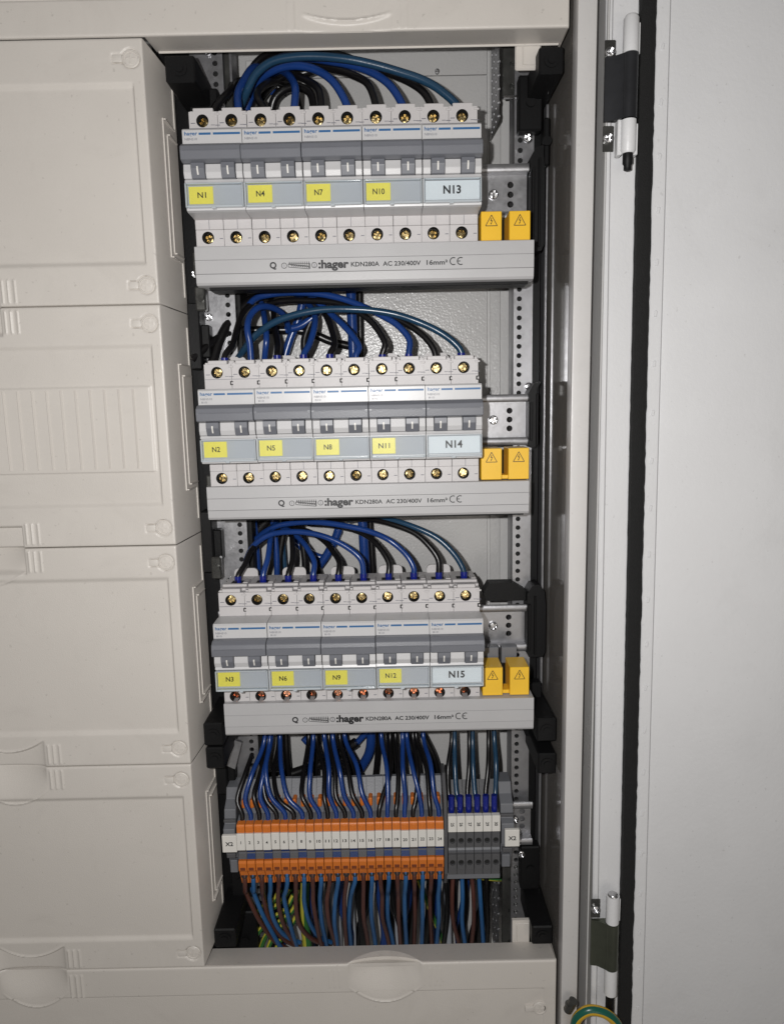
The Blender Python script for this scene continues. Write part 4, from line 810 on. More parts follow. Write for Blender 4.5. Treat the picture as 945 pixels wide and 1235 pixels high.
('black', 3.5, 'black wire dropping into the first grey terminal block from the left', 'wires dropping into the grey terminals', 9, [(159.5,68.0,-335.1),(159.5,62.0,-375.1),(155.7,50.0,-391.2),(155.2,42.0,-407.6),(156.8,37.5,-415.0),(156.8,37.0,-424.0)]),
('teal', 3.5, 'teal wire dropping into the second grey terminal block from the left', 'wires dropping into the grey terminals', 9, [(161.5,68.0,-335.1),(161.5,62.0,-375.1),(160.7,50.0,-392.7),(161.1,42.0,-407.7),(163.05,37.5,-415.0),(163.05,37.0,-424.0)]),
('black', 3.5, 'black wire dropping into the third grey terminal block from the left', 'wires dropping into the grey terminals', 9, [(172.8,68.0,-335.4),(172.8,62.0,-375.4),(171.1,50.0,-393.0),(168.9,42.0,-407.9),(169.3,37.5,-415.0),(169.3,37.0,-424.0)]),
('teal', 3.5, 'teal wire dropping into the fourth grey terminal block from the left', 'wires dropping into the grey terminals', 9, [(175.2,68.0,-335.4),(175.2,62.0,-375.4),(174.2,50.0,-393.0),(174.5,42.0,-408.0),(175.55,37.5,-415.0),(175.55,37.0,-424.0)]),
('black', 3.5, 'black wire dropping into the fifth grey terminal block from the left', 'wires dropping into the grey terminals', 9, [(187.4,68.0,-335.7),(187.4,62.0,-375.7),(185.2,50.0,-393.3),(182.3,42.0,-408.2),(181.8,37.5,-415.0),(181.8,37.0,-424.0)]),
('teal', 3.5, 'teal wire dropping into the sixth grey terminal block from the left', 'wires dropping into the grey terminals', 9, [(191.6,68.0,-334.4),(191.6,62.0,-374.4),(191.2,50.0,-390.6),(189.5,42.0,-408.4),(188.05,37.5,-415.0),(188.05,37.0,-424.0)]),
('brown', 3.4, 'brown wire leaving the first orange terminal from the left downwards', 'wires leaving the orange terminal strip downwards', 0, [(4.1,38.0,-461.0),(4.1,34.2,-465.0),(4.1,33.5,-470.5),(2.9499999999999997,37.5,-481.0),(1.8,41.6,-482.8),(9.0,49.6,-513.0),(18.7,57.6,-538.8),(27.2,63.6,-551.0)]),
('light blue', 3.4, 'blue wire leaving the second orange terminal from the left downwards', 'wires leaving the orange terminal strip downwards', 0, [(10.33,38.0,-461.0),(10.33,34.2,-465.0),(10.33,33.5,-470.5),(8.965,37.5,-481.0),(7.6,40.2,-480.6),(13.0,48.2,-509.3),(23.6,56.2,-543.3),(26.0,62.2,-554.0)]),
('brown', 3.4, 'brown wire leaving the third orange terminal from the left downwards', 'wires leaving the orange terminal strip downwards', 0, [(16.560000000000002,38.0,-461.0),(16.560000000000002,34.2,-465.0),(16.560000000000002,33.5,-470.5),(15.63,37.5,-481.0),(14.7,44.2,-490.3),(16.9,52.2,-516.6),(25.7,60.2,-539.8),(36.9,66.2,-552.1)]),
('light blue', 3.4, 'blue wire leaving the fourth orange terminal from the left downwards', 'wires leaving the orange terminal strip downwards', 0, [(22.79,38.0,-461.0),(22.79,34.2,-465.0),(22.79,33.5,-470.5),(21.595,37.5,-481.0),(20.4,39.6,-486.9),(20.9,47.6,-511.7),(26.7,55.6,-531.8),(37.8,61.6,-544.0)]),
('brown', 3.4, 'brown wire leaving the fifth orange terminal from the left downwards', 'wires leaving the orange terminal strip downwards', 0, [(29.020000000000003,38.0,-461.0),(29.020000000000003,34.2,-465.0),(29.020000000000003,33.5,-470.5),(27.46,37.5,-481.0),(25.9,43.3,-495.1),(27.8,51.3,-520.2),(34.4,59.3,-543.4),(36.7,65.3,-558.4)]),
('light blue', 3.4, 'blue wire leaving the sixth orange terminal from the left downwards', 'wires leaving the orange terminal strip downwards', 0, [(35.25,38.0,-461.0),(35.25,34.2,-465.0),(35.25,33.5,-470.5),(33.025,37.5,-481.0),(30.8,41.9,-488.9),(32.0,49.9,-513.8),(34.7,57.9,-539.5),(37.0,63.9,-557.2)]),
('brown', 3.4, 'brown wire leaving the seventh orange terminal from the left downwards', 'wires leaving the orange terminal strip downwards', 0, [(41.480000000000004,38.0,-461.0),(41.480000000000004,34.2,-465.0),(41.480000000000004,33.5,-470.5),(40.59,37.5,-481.0),(39.7,39.5,-492.5),(40.6,47.5,-517.4),(48.8,55.5,-536.4),(57.8,61.5,-545.8)]),
('light blue', 3.4, 'blue wire leaving the eighth orange terminal from the left downwards', 'wires leaving the orange terminal strip downwards', 0, [(47.71,38.0,-461.0),(47.71,34.2,-465.0),(47.71,33.5,-470.5),(46.705,37.5,-481.0),(45.7,43.1,-495.4),(48.0,51.1,-519.1),(54.5,59.1,-538.1),(62.4,65.1,-547.5)]),
('brown', 3.4, 'brown wire leaving the ninth orange terminal from the left downwards', 'wires leaving the orange terminal strip downwards', 0, [(53.940000000000005,38.0,-461.0),(53.940000000000005,34.2,-465.0),(53.940000000000005,33.5,-470.5),(53.370000000000005,37.5,-481.0),(52.8,39.3,-490.0),(53.5,47.3,-514.9),(54.9,55.3,-537.7),(57.4,61.3,-555.4)]),
('light blue', 3.4, 'blue wire leaving the tenth orange terminal from the left downwards', 'wires leaving the orange terminal strip downwards', 0, [(60.17000000000001,38.0,-461.0),(60.17000000000001,34.2,-465.0),(60.17000000000001,33.5,-470.5),(58.83500000000001,37.5,-481.0),(57.5,42.5,-492.6),(57.3,50.5,-517.5),(58.8,58.5,-540.5),(59.6,64.5,-558.2)]),
('brown', 3.4, 'brown wire leaving the eleventh orange terminal from the left downwards', 'wires leaving the orange terminal strip downwards', 0, [(66.4,38.0,-461.0),(66.4,34.2,-465.0),(66.4,33.5,-470.5),(64.80000000000001,37.5,-481.0),(63.2,39.6,-490.5),(63.1,47.6,-515.3),(66.0,55.6,-538.2),(67.4,61.6,-555.8)]),
('light blue', 3.4, 'blue wire leaving the twelfth orange terminal from the left downwards', 'wires leaving the orange terminal strip downwards', 0, [(72.63,38.0,-461.0),(72.63,34.2,-465.0),(72.63,33.5,-470.5),(71.015,37.5,-481.0),(69.4,39.7,-490.7),(67.3,47.7,-515.5),(67.8,55.7,-538.4),(67.4,61.7,-556.0)]),
('brown', 3.4, 'brown wire leaving the thirteenth orange terminal from the left downwards', 'wires leaving the orange terminal strip downwards', 0, [(78.86,38.0,-461.0),(78.86,34.2,-465.0),(78.86,33.5,-470.5),(77.38,37.5,-481.0),(75.9,42.4,-492.9),(75.0,50.4,-517.8),(75.0,58.4,-540.8),(74.7,64.4,-558.5)]),
('light blue', 3.4, 'blue wire leaving the fourteenth orange terminal from the left downwards', 'wires leaving the orange terminal strip downwards', 0, [(85.09,38.0,-461.0),(85.09,34.2,-465.0),(85.09,33.5,-470.5),(82.595,37.5,-481.0),(80.1,45.6,-495.5),(78.0,53.6,-520.5),(78.1,61.6,-543.6),(78.3,67.6,-561.3)]),
('brown', 3.4, 'brown wire leaving the fifteenth orange terminal from the left downwards', 'wires leaving the orange terminal strip downwards', 0, [(91.32,38.0,-461.0),(91.32,34.2,-465.0),(91.32,33.5,-470.5),(90.91,37.5,-481.0),(90.5,40.0,-487.5),(89.8,48.0,-512.8),(91.3,56.0,-534.4),(92.9,62.0,-558.0)]),
('light blue', 3.4, 'blue wire leaving the sixteenth orange terminal from the left downwards', 'wires leaving the orange terminal strip downwards', 0, [(97.55,38.0,-461.0),(97.55,34.2,-465.0),(97.55,33.5,-470.5),(96.925,37.5,-481.0),(96.3,40.8,-488.2),(95.8,48.8,-513.5),(97.1,56.8,-535.2),(98.5,62.8,-558.8)]),
('brown', 3.4, 'brown wire leaving the seventeenth orange terminal from the left downwards', 'wires leaving the orange terminal strip downwards', 0, [(103.78,38.0,-461.0),(103.78,34.2,-465.0),(103.78,33.5,-470.5),(104.09,37.5,-481.0),(104.4,44.0,-490.8),(104.0,52.0,-516.3),(107.1,60.0,-538.1),(110.3,66.0,-561.9)]),
('light blue', 3.4, 'blue wire leaving the eighteenth orange terminal from the left downwards', 'wires leaving the orange terminal strip downwards', 0, [(110.01,38.0,-461.0),(110.01,34.2,-465.0),(110.01,33.5,-470.5),(109.255,37.5,-481.0),(108.5,46.6,-492.9),(108.2,54.6,-518.4),(110.6,62.6,-540.3),(113.1,68.6,-564.2)]),
('brown', 3.4, 'brown wire leaving the nineteenth orange terminal from the left downwards', 'wires leaving the orange terminal strip downwards', 0, [(116.24000000000001,38.0,-461.0),(116.24000000000001,34.2,-465.0),(116.24000000000001,33.5,-470.5),(116.42,37.5,-481.0),(116.6,43.6,-490.8),(116.5,51.6,-516.3),(117.1,59.6,-538.0),(117.8,65.6,-561.7)]),
('light blue', 3.4, 'blue wire leaving the twentieth orange terminal from the left downwards', 'wires leaving the orange terminal strip downwards', 0, [(122.47,38.0,-461.0),(122.47,34.2,-465.0),(122.47,33.5,-470.5),(121.935,37.5,-481.0),(121.4,42.2,-489.8),(121.4,50.2,-515.2),(122.0,58.2,-536.9),(122.5,64.2,-560.6)]),
('brown', 3.4, 'brown wire leaving the twenty-first orange terminal from the left downwards', 'wires leaving the orange terminal strip downwards', 0, [(128.70000000000002,38.0,-461.0),(128.70000000000002,34.2,-465.0),(128.70000000000002,33.5,-470.5),(128.85000000000002,37.5,-481.0),(129.0,46.8,-493.5),(129.2,54.8,-519.1),(128.6,62.8,-540.9),(128.0,68.8,-564.7)]),
('light blue', 3.4, 'blue wire leaving the twenty-second orange terminal from the left downwards', 'wires leaving the orange terminal strip downwards', 0, [(134.93,38.0,-461.0),(134.93,34.2,-465.0),(134.93,33.5,-470.5),(134.715,37.5,-481.0),(134.5,39.4,-488.0),(134.8,47.4,-513.3),(134.4,55.4,-534.9),(133.8,61.4,-558.4)]),
('brown', 3.4, 'brown wire leaving the twenty-third orange terminal from the left downwards', 'wires leaving the orange terminal strip downwards', 0, [(141.16,38.0,-461.0),(141.16,34.2,-465.0),(141.16,33.5,-470.5),(140.88,37.5,-481.0),(140.6,45.9,-493.1),(141.0,53.9,-518.6),(142.0,61.9,-540.4),(142.9,67.9,-564.2)]),
('light blue', 3.4, 'blue wire leaving the twenty-fourth orange terminal from the left downwards', 'wires leaving the orange terminal strip downwards', 0, [(147.39000000000001,38.0,-461.0),(147.39000000000001,34.2,-465.0),(147.39000000000001,33.5,-470.5),(147.04500000000002,37.5,-481.0),(146.7,41.3,-489.8),(147.3,49.3,-515.1),(146.5,57.3,-536.7),(145.5,63.3,-560.4)]),
('brown', 3.5, 'brown wire leaving the first grey terminal block downwards', 'wires leaving the grey terminals downwards', 0, [(159.1,44.0,-473.8),(159.1,54.0,-481.8),(158.2,56.0,-502.6),(159.3,60.0,-527.0),(163.7,64.0,-548.9),(166.1,68.0,-569.6)]),
('light blue', 3.5, 'blue wire leaving the second grey terminal block downwards', 'wires leaving the grey terminals downwards', 0, [(165.9,44.0,-474.0),(165.9,54.0,-482.0),(166.3,56.0,-502.8),(166.2,60.0,-527.1),(168.6,64.0,-549.0),(170.3,68.0,-569.7)]),
('brown', 3.5, 'brown wire leaving the third grey terminal block downwards', 'wires leaving the grey terminals downwards', 0, [(173.3,44.0,-474.1),(173.3,54.0,-482.1),(174.8,56.0,-503.0),(175.4,60.0,-527.3),(174.2,64.0,-549.1),(173.1,68.0,-569.8)]),
('light blue', 3.5, 'blue wire leaving the fourth grey terminal block downwards', 'wires leaving the grey terminals downwards', 0, [(178.9,44.0,-474.3),(178.9,54.0,-482.3),(180.0,56.0,-503.1),(181.8,60.0,-527.5),(183.3,64.0,-549.3),(184.5,68.0,-570.1)]),
('black', 3.8, 'black wire hanging rightmost below the grey terminals', 'black wires below the terminals', 0, [(185.9,66.0,-491.1),(186.3,66.0,-510.9),(187.6,70.0,-535.6),(187.4,74.0,-557.8),(187.9,78.0,-578.9)]),
('black', 3.8, 'black wire hanging below the divider of the two terminal groups', 'black wires below the terminals', 0, [(153.9,66.0,-494.9),(155.1,66.0,-510.1),(154.5,70.0,-534.9),(152.5,74.0,-557.0),(151.1,78.0,-578.0)]),
('green yellow', 3.8, 'green and yellow earth wire slanting down left, second of the fan', 'thin earth wires fanning out at lower left', 0, [(30.8,70.0,-503.3),(22.1,67.0,-513.3),(9.6,64.0,-521.7),(-1.7,61.5,-533.3),(-8.6,60.0,-552.8)]),
('green yellow', 3.8, 'green and yellow earth wire slanting down left, third of the fan', 'thin earth wires fanning out at lower left', 0, [(33.1,70.0,-508.9),(26.8,67.0,-518.9),(15.8,64.0,-524.6),(4.4,61.5,-536.2),(-1.1,60.0,-552.9)]),
('green yellow', 3.8, 'green and yellow earth wire slanting down left, fourth of the fan', 'thin earth wires fanning out at lower left', 0, [(38.4,70.0,-503.5),(33.1,67.0,-519.1),(21.9,64.0,-527.5),(11.9,61.5,-536.4),(5.1,60.0,-553.1)]),
('green yellow', 3.8, 'green and yellow earth wire slanting down left, outermost of the fan', 'thin earth wires fanning out at lower left', 0, [(23.3,70.0,-503.2),(15.8,67.0,-513.2),(6.2,64.0,-516.1),(-2.5,61.5,-525.0),(-11.1,60.0,-552.7)]),
('green yellow', 3.8, 'green and yellow earth wire slanting down left, fifth of the fan', 'thin earth wires fanning out at lower left', 0, [(30.1,70.0,-521.4),(23.9,66.0,-532.0),(16.6,62.0,-539.7),(10.7,60.0,-553.2)]),
('green yellow', 3.8, 'green and yellow earth wire slanting down left, innermost of the fan', 'thin earth wires fanning out at lower left', 0, [(34.9,70.0,-527.1),(28.7,66.0,-536.3),(21.5,62.0,-544.0),(17.6,60.0,-553.4)]),
('green yellow', 7.5, 'thick green and yellow earth cable hanging behind blue wire from terminal 8', 'thick earth cables', 0, [(42.9,70.0,-496.7),(41.8,70.0,-510.5),(41.2,70.0,-532.8),(42.2,70.0,-549.7),(42.6,70.0,-564.0)]),
('green yellow', 3.6, 'green and yellow earth wire crossing behind terminals 21 to 24', 'thin earth wires at lower right', 0, [(133.0,84.0,-507.5),(139.1,82.5,-525.5),(146.0,81.0,-543.5),(151.4,79.5,-558.4),(154.8,78.0,-574.9)]),
('green yellow', 4.2, 'green and yellow earth wire lying level under the grey terminals', '', 0, [(177.8,70.0,-496.2),(187.9,72.0,-498.8),(196.6,74.0,-501.1),(203.9,76.0,-502.1),(211.3,78.0,-501.8)]),
('grey', 5.0, 'light grey cable hanging behind blue wire from terminal twelve on its left', 'light grey cables behind the lower wires', 0, [(62.2,86.0,-508.9),(63.1,85.3,-534.1),(63.6,84.7,-553.8),(63.2,84.0,-576.5)]),
('grey', 5.0, 'light grey cable hanging behind blue wire from terminal twelve on its right', 'light grey cables behind the lower wires', 0, [(68.7,86.0,-509.0),(66.4,85.3,-534.2),(66.9,84.7,-553.9),(66.4,84.0,-576.6)]),
('grey', 5.0, 'light grey cable hanging behind blue wire from terminal fourteen', 'light grey cables behind the lower wires', 0, [(80.7,86.0,-509.3),(78.1,85.3,-534.4),(78.6,84.7,-554.1),(78.2,84.0,-576.9)]),
('grey', 5.0, 'light grey cable hanging behind blue wire from terminal eighteen', 'light grey cables behind the lower wires', 0, [(113.6,86.0,-508.6),(115.2,85.3,-536.7),(115.4,84.7,-558.6),(115.3,84.0,-579.2)]),
('grey', 5.0, 'light grey cable hanging behind brown wire from terminal nineteen', 'light grey cables behind the lower wires', 0, [(120.1,86.0,-508.7),(118.8,85.3,-536.8),(119.0,84.7,-558.7),(118.9,84.0,-579.3)]),
('grey', 5.0, 'light grey cable hanging left of the brown wire of the grey terminals', 'light grey cables behind the lower wires', 0, [(155.3,86.0,-509.5),(157.1,85.3,-537.6),(157.5,84.7,-559.6),(157.5,84.0,-580.1)]),
('blue', 7.5, 'thick blue cable running straight down behind all three breaker rows', 'wires running down behind the breaker rows', 0, [(91.3,92.0,-35.6),(92.1,92.0,-94.8),(93.1,92.0,-168.5),(95.5,92.2,-219.4),(96.6,93.0,-272.0),(97.4,93.7,-367.9),(95.9,94.5,-400.1),(88.8,95.2,-414.7),(76.1,96.0,-432.9)]),
('black', 5.2, 'black wire running down close behind the thick blue cable', 'wires running down behind the breaker rows', 0, [(97.5,99.0,-41.7),(97.3,99.0,-94.5),(99.1,99.0,-169.2),(101.0,99.0,-220.8),(102.9,99.0,-273.8),(104.6,99.0,-370.5),(101.5,99.0,-413.4),(97.4,99.0,-442.4)]),
('blue', 6.0, 'blue cable slanting down behind the middle row beside the thick blue cable', 'wires running down behind the breaker rows', 0, [(58.4,88.0,-41.4),(52.8,88.5,-61.6),(46.0,89.0,-76.2),(40.3,89.5,-93.8),(33.8,90.0,-142.3)]),
('blue', 5.5, 'blue cable crossing from upper left towards the thick blue cable in the middle row', 'wires running down behind the breaker rows', 0, [(43.7,86.0,-69.3),(56.0,85.3,-66.1),(68.5,84.7,-54.8),(64.8,84.0,-42.2)]),
('black', 6.0, 'black cable crossing level behind the middle row wires', 'wires running down behind the breaker rows', 0, [(-18.7,76.0,-81.8),(2.1,83.2,-71.1),(34.3,88.8,-68.8),(58.1,91.2,-70.3),(75.9,93.6,-77.5),(91.0,96.0,-81.2)]),
('black', 7.0, 'thick black cable sweeping up from the left behind the middle row', 'wires running down behind the breaker rows', 0, [(-4.3,58.0,-94.7),(2.0,65.2,-74.6),(11.2,72.0,-58.7),(25.2,78.0,-48.0),(45.3,83.2,-41.9),(65.7,88.0,-38.7)]),
('black', 5.0, 'black wire entering from the left edge beside the middle row', 'wires running down behind the breaker rows', 0, [(-15.7,50.0,-91.6),(-6.7,56.7,-82.4),(2.0,65.0,-74.6),(18.9,75.0,-68.8)]),
('black', 5.2, 'black wire bundle strand left of centre behind the middle row', 'wires running down behind the breaker rows', 0, [(59.3,84.0,-94.5),(56.7,84.7,-79.7),(60.1,85.3,-68.0),(77.8,86.0,-39.2)]),
('black', 5.5, 'black wire running down behind the third pole of the bottom row', 'wires running down behind the breaker rows', 0, [(32.0,86.0,-268.7),(32.0,86.7,-236.4),(37.4,87.3,-211.0),(42.5,88.0,-192.1)]),
('blue', 5.5, 'blue wire running down behind the first breaker of the bottom row', 'wires running down behind the breaker rows', 0, [(14.5,84.0,-267.8),(14.7,84.7,-235.6),(13.4,85.3,-210.1),(11.7,86.0,-191.2)]),
('blue', 4.5, 'blue wire running down behind the second breaker of the bottom row', 'wires running down behind the breaker rows', 0, [(29.2,80.0,-267.0),(30.5,80.7,-235.0),(29.0,81.3,-209.8),(26.7,82.0,-191.0)]),
('black', 8.0, 'thick black cable running down behind the left pole of the bottom row', 'wires running down behind the breaker rows', 0, [(4.4,90.0,-269.2),(7.2,90.5,-236.6),(15.7,91.0,-217.5),(27.6,91.5,-205.0),(34.4,92.0,-192.5)]),
('teal', 4.4, 'teal wire running straight down behind the second breaker of the bottom row', 'wires running down behind the breaker rows', 0, [(36.1,88.0,-269.4),(34.7,88.0,-243.2),(33.9,88.0,-217.4),(32.5,88.0,-191.9)]),
('black', 5.0, 'black wire behind the fourth pole of the bottom row', 'wires running down behind the breaker rows', 0, [(48.8,84.0,-268.5),(51.0,84.7,-242.8),(48.1,85.3,-217.2),(41.6,86.0,-191.9)]),
('black', 5.5, 'black cable running down behind the fifth pole of the bottom row', 'wires running down behind the breaker rows', 0, [(64.7,90.0,-270.5),(60.8,90.7,-250.9),(51.9,91.3,-231.3),(46.5,92.0,-205.5)]),
('blue', 6.5, 'blue cable slanting up right behind the third breaker of the bottom row', 'wires running down behind the breaker rows', 0, [(47.5,94.0,-271.3),(57.2,94.0,-251.6),(67.4,94.0,-237.4),(76.3,94.0,-219.3),(81.5,94.0,-193.7)]),
('blue', 5.5, 'blue cable slanting down left behind the third breaker of the bottom row', 'wires running down behind the breaker rows', 0, [(77.2,99.0,-220.3),(64.9,98.7,-240.9),(52.2,98.3,-236.0),(39.7,98.0,-225.8)]),
('black', 8.0, 'thick black cable crossing level behind the terminal strip wires', 'wires running down behind the breaker rows', 0, [(-14.1,84.0,-420.4),(12.3,85.6,-417.0),(28.6,87.2,-416.1),(45.3,88.4,-411.4),(65.4,89.2,-403.8),(85.7,90.0,-390.5)]),
('blue', 5.0, 'blue wire looping behind the terminal strip wires near the black cable', 'wires running down behind the breaker rows', 0, [(42.9,94.0,-388.0),(51.8,94.0,-398.9),(59.6,94.0,-406.2),(78.5,94.0,-399.4),(95.7,94.0,-382.1)]),
('black', 5.0, 'black wire dropping behind the sixth and seventh terminals from the bottom row', 'wires running down behind the breaker rows', 0, [(30.3,86.0,-380.3),(30.5,85.3,-393.9),(31.2,84.7,-411.2),(31.9,84.0,-428.6)]),
('black', 5.0, 'black wire dropping behind the tenth terminal from the bottom row', 'wires running down behind the breaker rows', 0, [(55.7,88.0,-381.8),(53.6,87.3,-406.0),(53.0,86.7,-423.4),(53.9,86.0,-437.4)]),
('black', 6.0, 'black wire dropping behind the eighteenth terminal from the bottom row', 'wires running down behind the breaker rows', 0, [(112.4,86.0,-382.1),(113.2,85.3,-402.8),(114.1,84.7,-423.7),(115.1,84.0,-441.1)]),
('black', 6.0, 'black wire dropping behind the twenty-first terminal from the bottom row', 'wires running down behind the breaker rows', 0, [(125.5,88.0,-383.3),(131.7,86.7,-403.9),(134.0,85.3,-424.5),(135.0,84.0,-441.6)]),
('black', 5.5, 'black wire dropping behind the last orange terminal from the bottom row', 'wires running down behind the breaker rows', 0, [(138.5,84.0,-381.7),(147.4,82.7,-402.1),(151.0,81.3,-422.6),(153.4,80.0,-439.6)]),
('black', 6.0, 'black wire dropping behind the fourteenth terminal from the bottom row', 'wires running down behind the breaker rows', 0, [(75.9,90.0,-383.2),(80.1,88.0,-403.4),(84.9,86.0,-423.8),(91.2,84.0,-440.6)]),
('black', 6.0, 'black wire bundle strand behind terminals 3 and 4', 'wires running down behind the breaker rows', 0, [(9.1,84.0,-378.8),(4.4,82.7,-399.0),(1.0,81.3,-419.3),(-1.0,80.0,-439.7)]),
('black', 5.5, 'black wire loop behind the third breaker of the top row', 'wires running down behind the breaker rows', 0, [(40.9,78.0,75.1),(44.5,75.6,83.0),(52.4,73.2,87.6),(61.0,71.2,87.7),(68.8,69.6,83.3),(71.9,68.0,70.7)]),
('blue', 6.0, 'blue wire bundle strand rising behind the second pole of the top row', 'wires running down behind the breaker rows', 0, [(22.3,84.0,77.8),(28.5,82.0,91.2),(34.9,80.0,98.6),(43.8,78.0,101.8),(55.3,76.0,100.7)]),
('black', 7.0, 'thick black wire crossing behind the blue arcs of the top row', 'wires running down behind the breaker rows', 0, [(27.6,86.0,78.4),(35.3,85.2,90.3),(45.5,84.4,98.2),(60.0,83.2,100.6),(77.4,81.6,104.8),(94.4,80.0,104.8)]),
('black', 6.5, 'thick black cable in the shade under the terminals, first from the left', 'shaded cables behind the terminal strip', 0, [(9.6,93.2,-492.3),(8.8,93.2,-530.1),(5.9,93.2,-564.6),(-3.6,93.2,-619.4)]),
('blue', 6.5, 'thick blue cable in the shade under the terminals, second from the left', 'shaded cables behind the terminal strip', 0, [(21.2,95.8,-494.4),(19.6,95.8,-532.3),(18.1,95.8,-567.0),(8.9,95.8,-622.1)]),
('black', 6.5, 'thick black cable in the shade under the terminals, third from the left', 'shaded cables behind the terminal strip', 0, [(27.2,86.2,-487.9),(26.2,86.2,-525.1),(17.0,86.2,-559.0),(29.2,86.2,-613.7)]),
('black', 6.5, 'thick black cable in the shade under the terminals, fourth from the left', 'shaded cables behind the terminal strip', 0, [(37.4,83.1,-486.0),(32.8,83.1,-522.9),(42.7,83.1,-557.1),(38.3,83.1,-611.0)]),
('blue', 6.5, 'thick blue cable in the shade under the terminals, fifth from the left', 'shaded cables behind the terminal strip', 0, [(48.2,91.5,-492.1),(43.6,91.5,-529.6),(42.7,91.5,-564.1),(43.4,91.5,-619.0)]),
('black', 6.5, 'thick black cable in the shade under the terminals, sixth from the left', 'shaded cables behind the terminal strip', 0, [(51.7,98.9,-497.3),(49.5,98.9,-535.4),(43.3,98.9,-570.2),(55.3,98.9,-626.2)]),
('black', 6.5, 'thick black cable in the shade under the terminals, seventh from the left', 'shaded cables behind the terminal strip', 0, [(60.6,98.4,-497.1),(58.9,98.4,-535.2),(59.0,98.4,-570.2),(52.2,98.4,-625.6)]),
('blue', 6.5, 'thick blue cable in the shade under the terminals, eighth from the left', 'shaded cables behind the terminal strip', 0, [(72.7,82.1,-486.1),(68.4,82.1,-523.0),(76.5,82.1,-557.0),(62.2,82.1,-610.6)]),
('black', 6.5, 'thick black cable in the shade under the terminals, ninth from the left', 'shaded cables behind the terminal strip', 0, [(82.7,82.6,-486.6),(84.8,82.6,-523.7),(87.1,82.6,-557.7),(85.5,82.6,-611.6)]),
('black', 6.5, 'thick black cable in the shade under the terminals, tenth from the left', 'shaded cables behind the terminal strip', 0, [(90.6,90.8,-492.5),(91.2,90.8,-530.1),(82.4,90.8,-564.4),(86.7,90.8,-619.3)]),
('blue', 6.5, 'thick blue cable in the shade under the terminals, eleventh from the left', 'shaded cables behind the terminal strip', 0, [(99.8,82.4,-486.9),(101.8,82.4,-524.0),(104.5,82.4,-557.9),(94.6,82.4,-611.7)]),
('black', 6.5, 'thick black cable in the shade under the terminals, twelfth from the left', 'shaded cables behind the terminal strip', 0, [(105.7,87.9,-490.9),(104.1,87.9,-528.2),(112.3,87.9,-562.7),(100.0,87.9,-616.9)]),
('black', 6.5, 'thick black cable in the shade under the terminals, thirteenth from the left', 'shaded cables behind the terminal strip', 0, [(112.5,80.1,-485.6),(113.2,80.1,-522.4),(119.1,80.1,-556.3),(109.8,80.1,-609.8)]),
('blue', 6.5, 'thick blue cable in the shade under the terminals, fourteenth from the left', 'shaded cables behind the terminal strip', 0, [(123.5,90.1,-492.8),(124.5,90.1,-530.4),(117.6,90.1,-564.6),(124.0,90.1,-619.5)]),
('black', 6.5, 'thick black cable in the shade under the terminals, fifteenth from the left', 'shaded cables behind the terminal strip', 0, [(132.4,91.7,-494.1),(129.7,91.7,-531.7),(125.8,91.7,-566.1),(126.6,91.7,-621.1)]),
('black', 6.5, 'thick black cable in the shade under the terminals, sixteenth from the left', 'shaded cables behind the terminal strip', 0, [(142.8,85.6,-490.1),(143.0,85.6,-527.3),(138.7,85.6,-561.4),(131.2,85.6,-615.5)]),
('blue', 6.5, 'thick blue cable in the shade under the terminals, seventeenth from the left', 'shaded cables behind the terminal strip', 0, [(147.2,95.9,-497.3),(148.7,95.9,-535.3),(144.2,95.9,-570.0),(150.4,95.9,-625.5)]),
('black', 6.5, 'thick black cable in the shade under the terminals, eighteenth from the left', 'shaded cables behind the terminal strip', 0, [(159.4,97.8,-498.9),(162.2,97.8,-537.1),(157.2,97.8,-571.9),(170.8,97.8,-627.8)]),
('black', 6.5, 'thick black cable in the shade under the terminals, nineteenth from the left', 'shaded cables behind the terminal strip', 0, [(169.0,91.0,-494.4),(171.4,91.0,-532.1),(168.4,91.0,-566.5),(165.1,91.0,-621.3)]),
('blue', 6.5, 'thick blue cable in the shade under the terminals, twentieth from the left', 'shaded cables behind the terminal strip', 0, [(174.4,97.3,-498.9),(171.8,97.3,-536.9),(166.7,97.3,-571.7),(181.6,97.3,-627.5)]),
('black', 6.5, 'thick black cable in the shade under the terminals, twenty-first from the left', 'shaded cables behind the terminal strip', 0, [(184.9,88.6,-493.1),(187.1,88.6,-530.6),(177.3,88.6,-564.8),(178.5,88.6,-619.4)]),
('black', 6.5, 'thick black cable in the shade under the terminals, twenty-second from the left', 'shaded cables behind the terminal strip', 0, [(190.6,87.2,-492.3),(188.3,87.2,-529.6),(183.5,87.2,-563.7),(186.5,87.2,-618.3)]),
]
WM = {'black': 'w_black', 'blue': 'w_blue', 'teal': 'w_teal', 'brown': 'w_brown', 'light blue': 'w_lblue', 'grey': 'w_grey'}
for col, dia, lab, grp, fer, P in WIRES:
    bm = bmesh.new(); two = col == 'green yellow'; pts = spline(P)
    tube(bm, pts, dia/2, 14 if dia > 4.5 else 10, 0.025 if (two and dia < 5) else 0, two)
    cat = 'cable' if dia > 5.3 else 'wire'
    o = new_obj(cat, bm, [M['w_green'], M['w_yellow']] if two else M[WM[col]], smooth=True, normals=False)
    tag(o, lab, cat, grp or None)
    if fer:
        e = Vector(P[-1]); d = (e-Vector(P[-2])).normalized()
        top = e-d*(fer+7.5)
        bm = bmesh.new(); tube(bm, [top, top+d*1.0, e], dia/2+.45, 12); new_obj('ferrule', bm, M['ferrule'], o, smooth=True, normals=False)
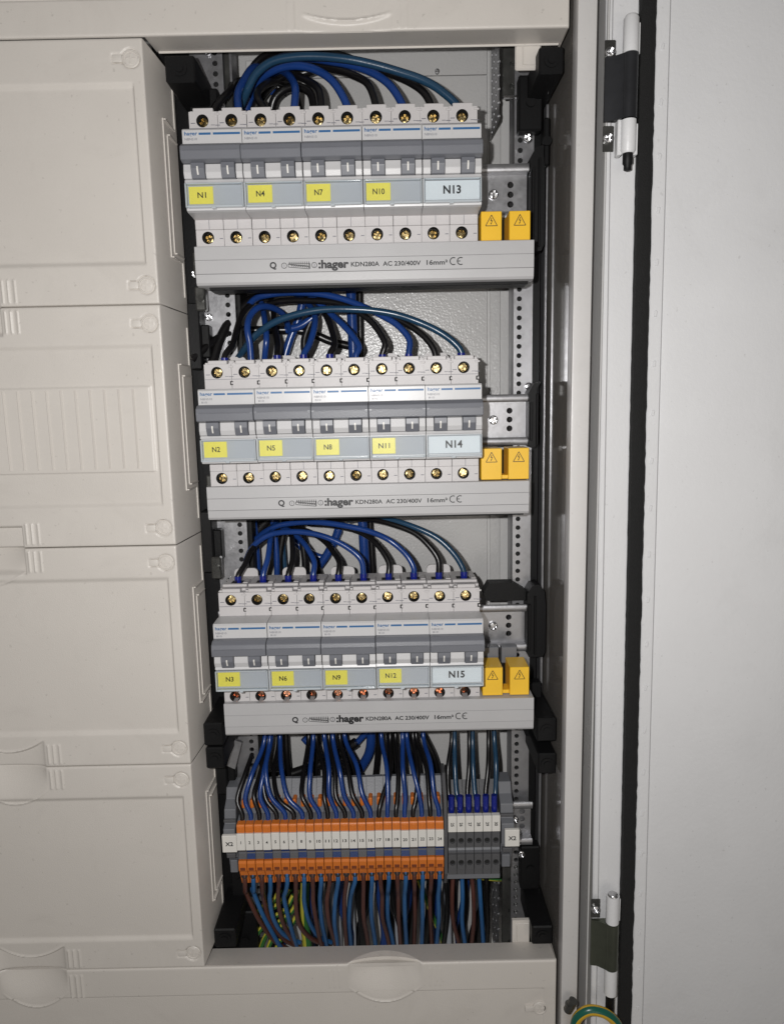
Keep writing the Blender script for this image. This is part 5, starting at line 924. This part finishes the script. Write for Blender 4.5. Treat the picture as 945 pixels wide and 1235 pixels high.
# green and yellow earth lead looping over the lower frame corner
P = [(243, 2, -585), (237.5, -8, -558), (239, -11, -545), (246, -12, -539), (256, -12, -541), (265, -11, -550), (272, -9, -570)]
bm = bmesh.new(); tube(bm, spline(P, 1.5), 3.4, 20, 0.006, True, green=(14, 15, 16, 17))
o = tag(new_obj('earth_wire', bm, [M['e_green'], M['e_yellow']], smooth=True, normals=False), 'thick green and yellow earth lead looping at the foot of the hinge side', 'wire')
bm = bmesh.new(); tube(bm, [Vector((233.5, -4, -546)), Vector((234.5, -6, -541)), Vector((236.5, -7, -536))], 3.0, 16); lathe(bm, [(3.4, -.8), (3.4, .8)], 'z', c=(234.5, -6, -540)); new_obj('cable_lug', bm, M['darksteel'], o, smooth=True)
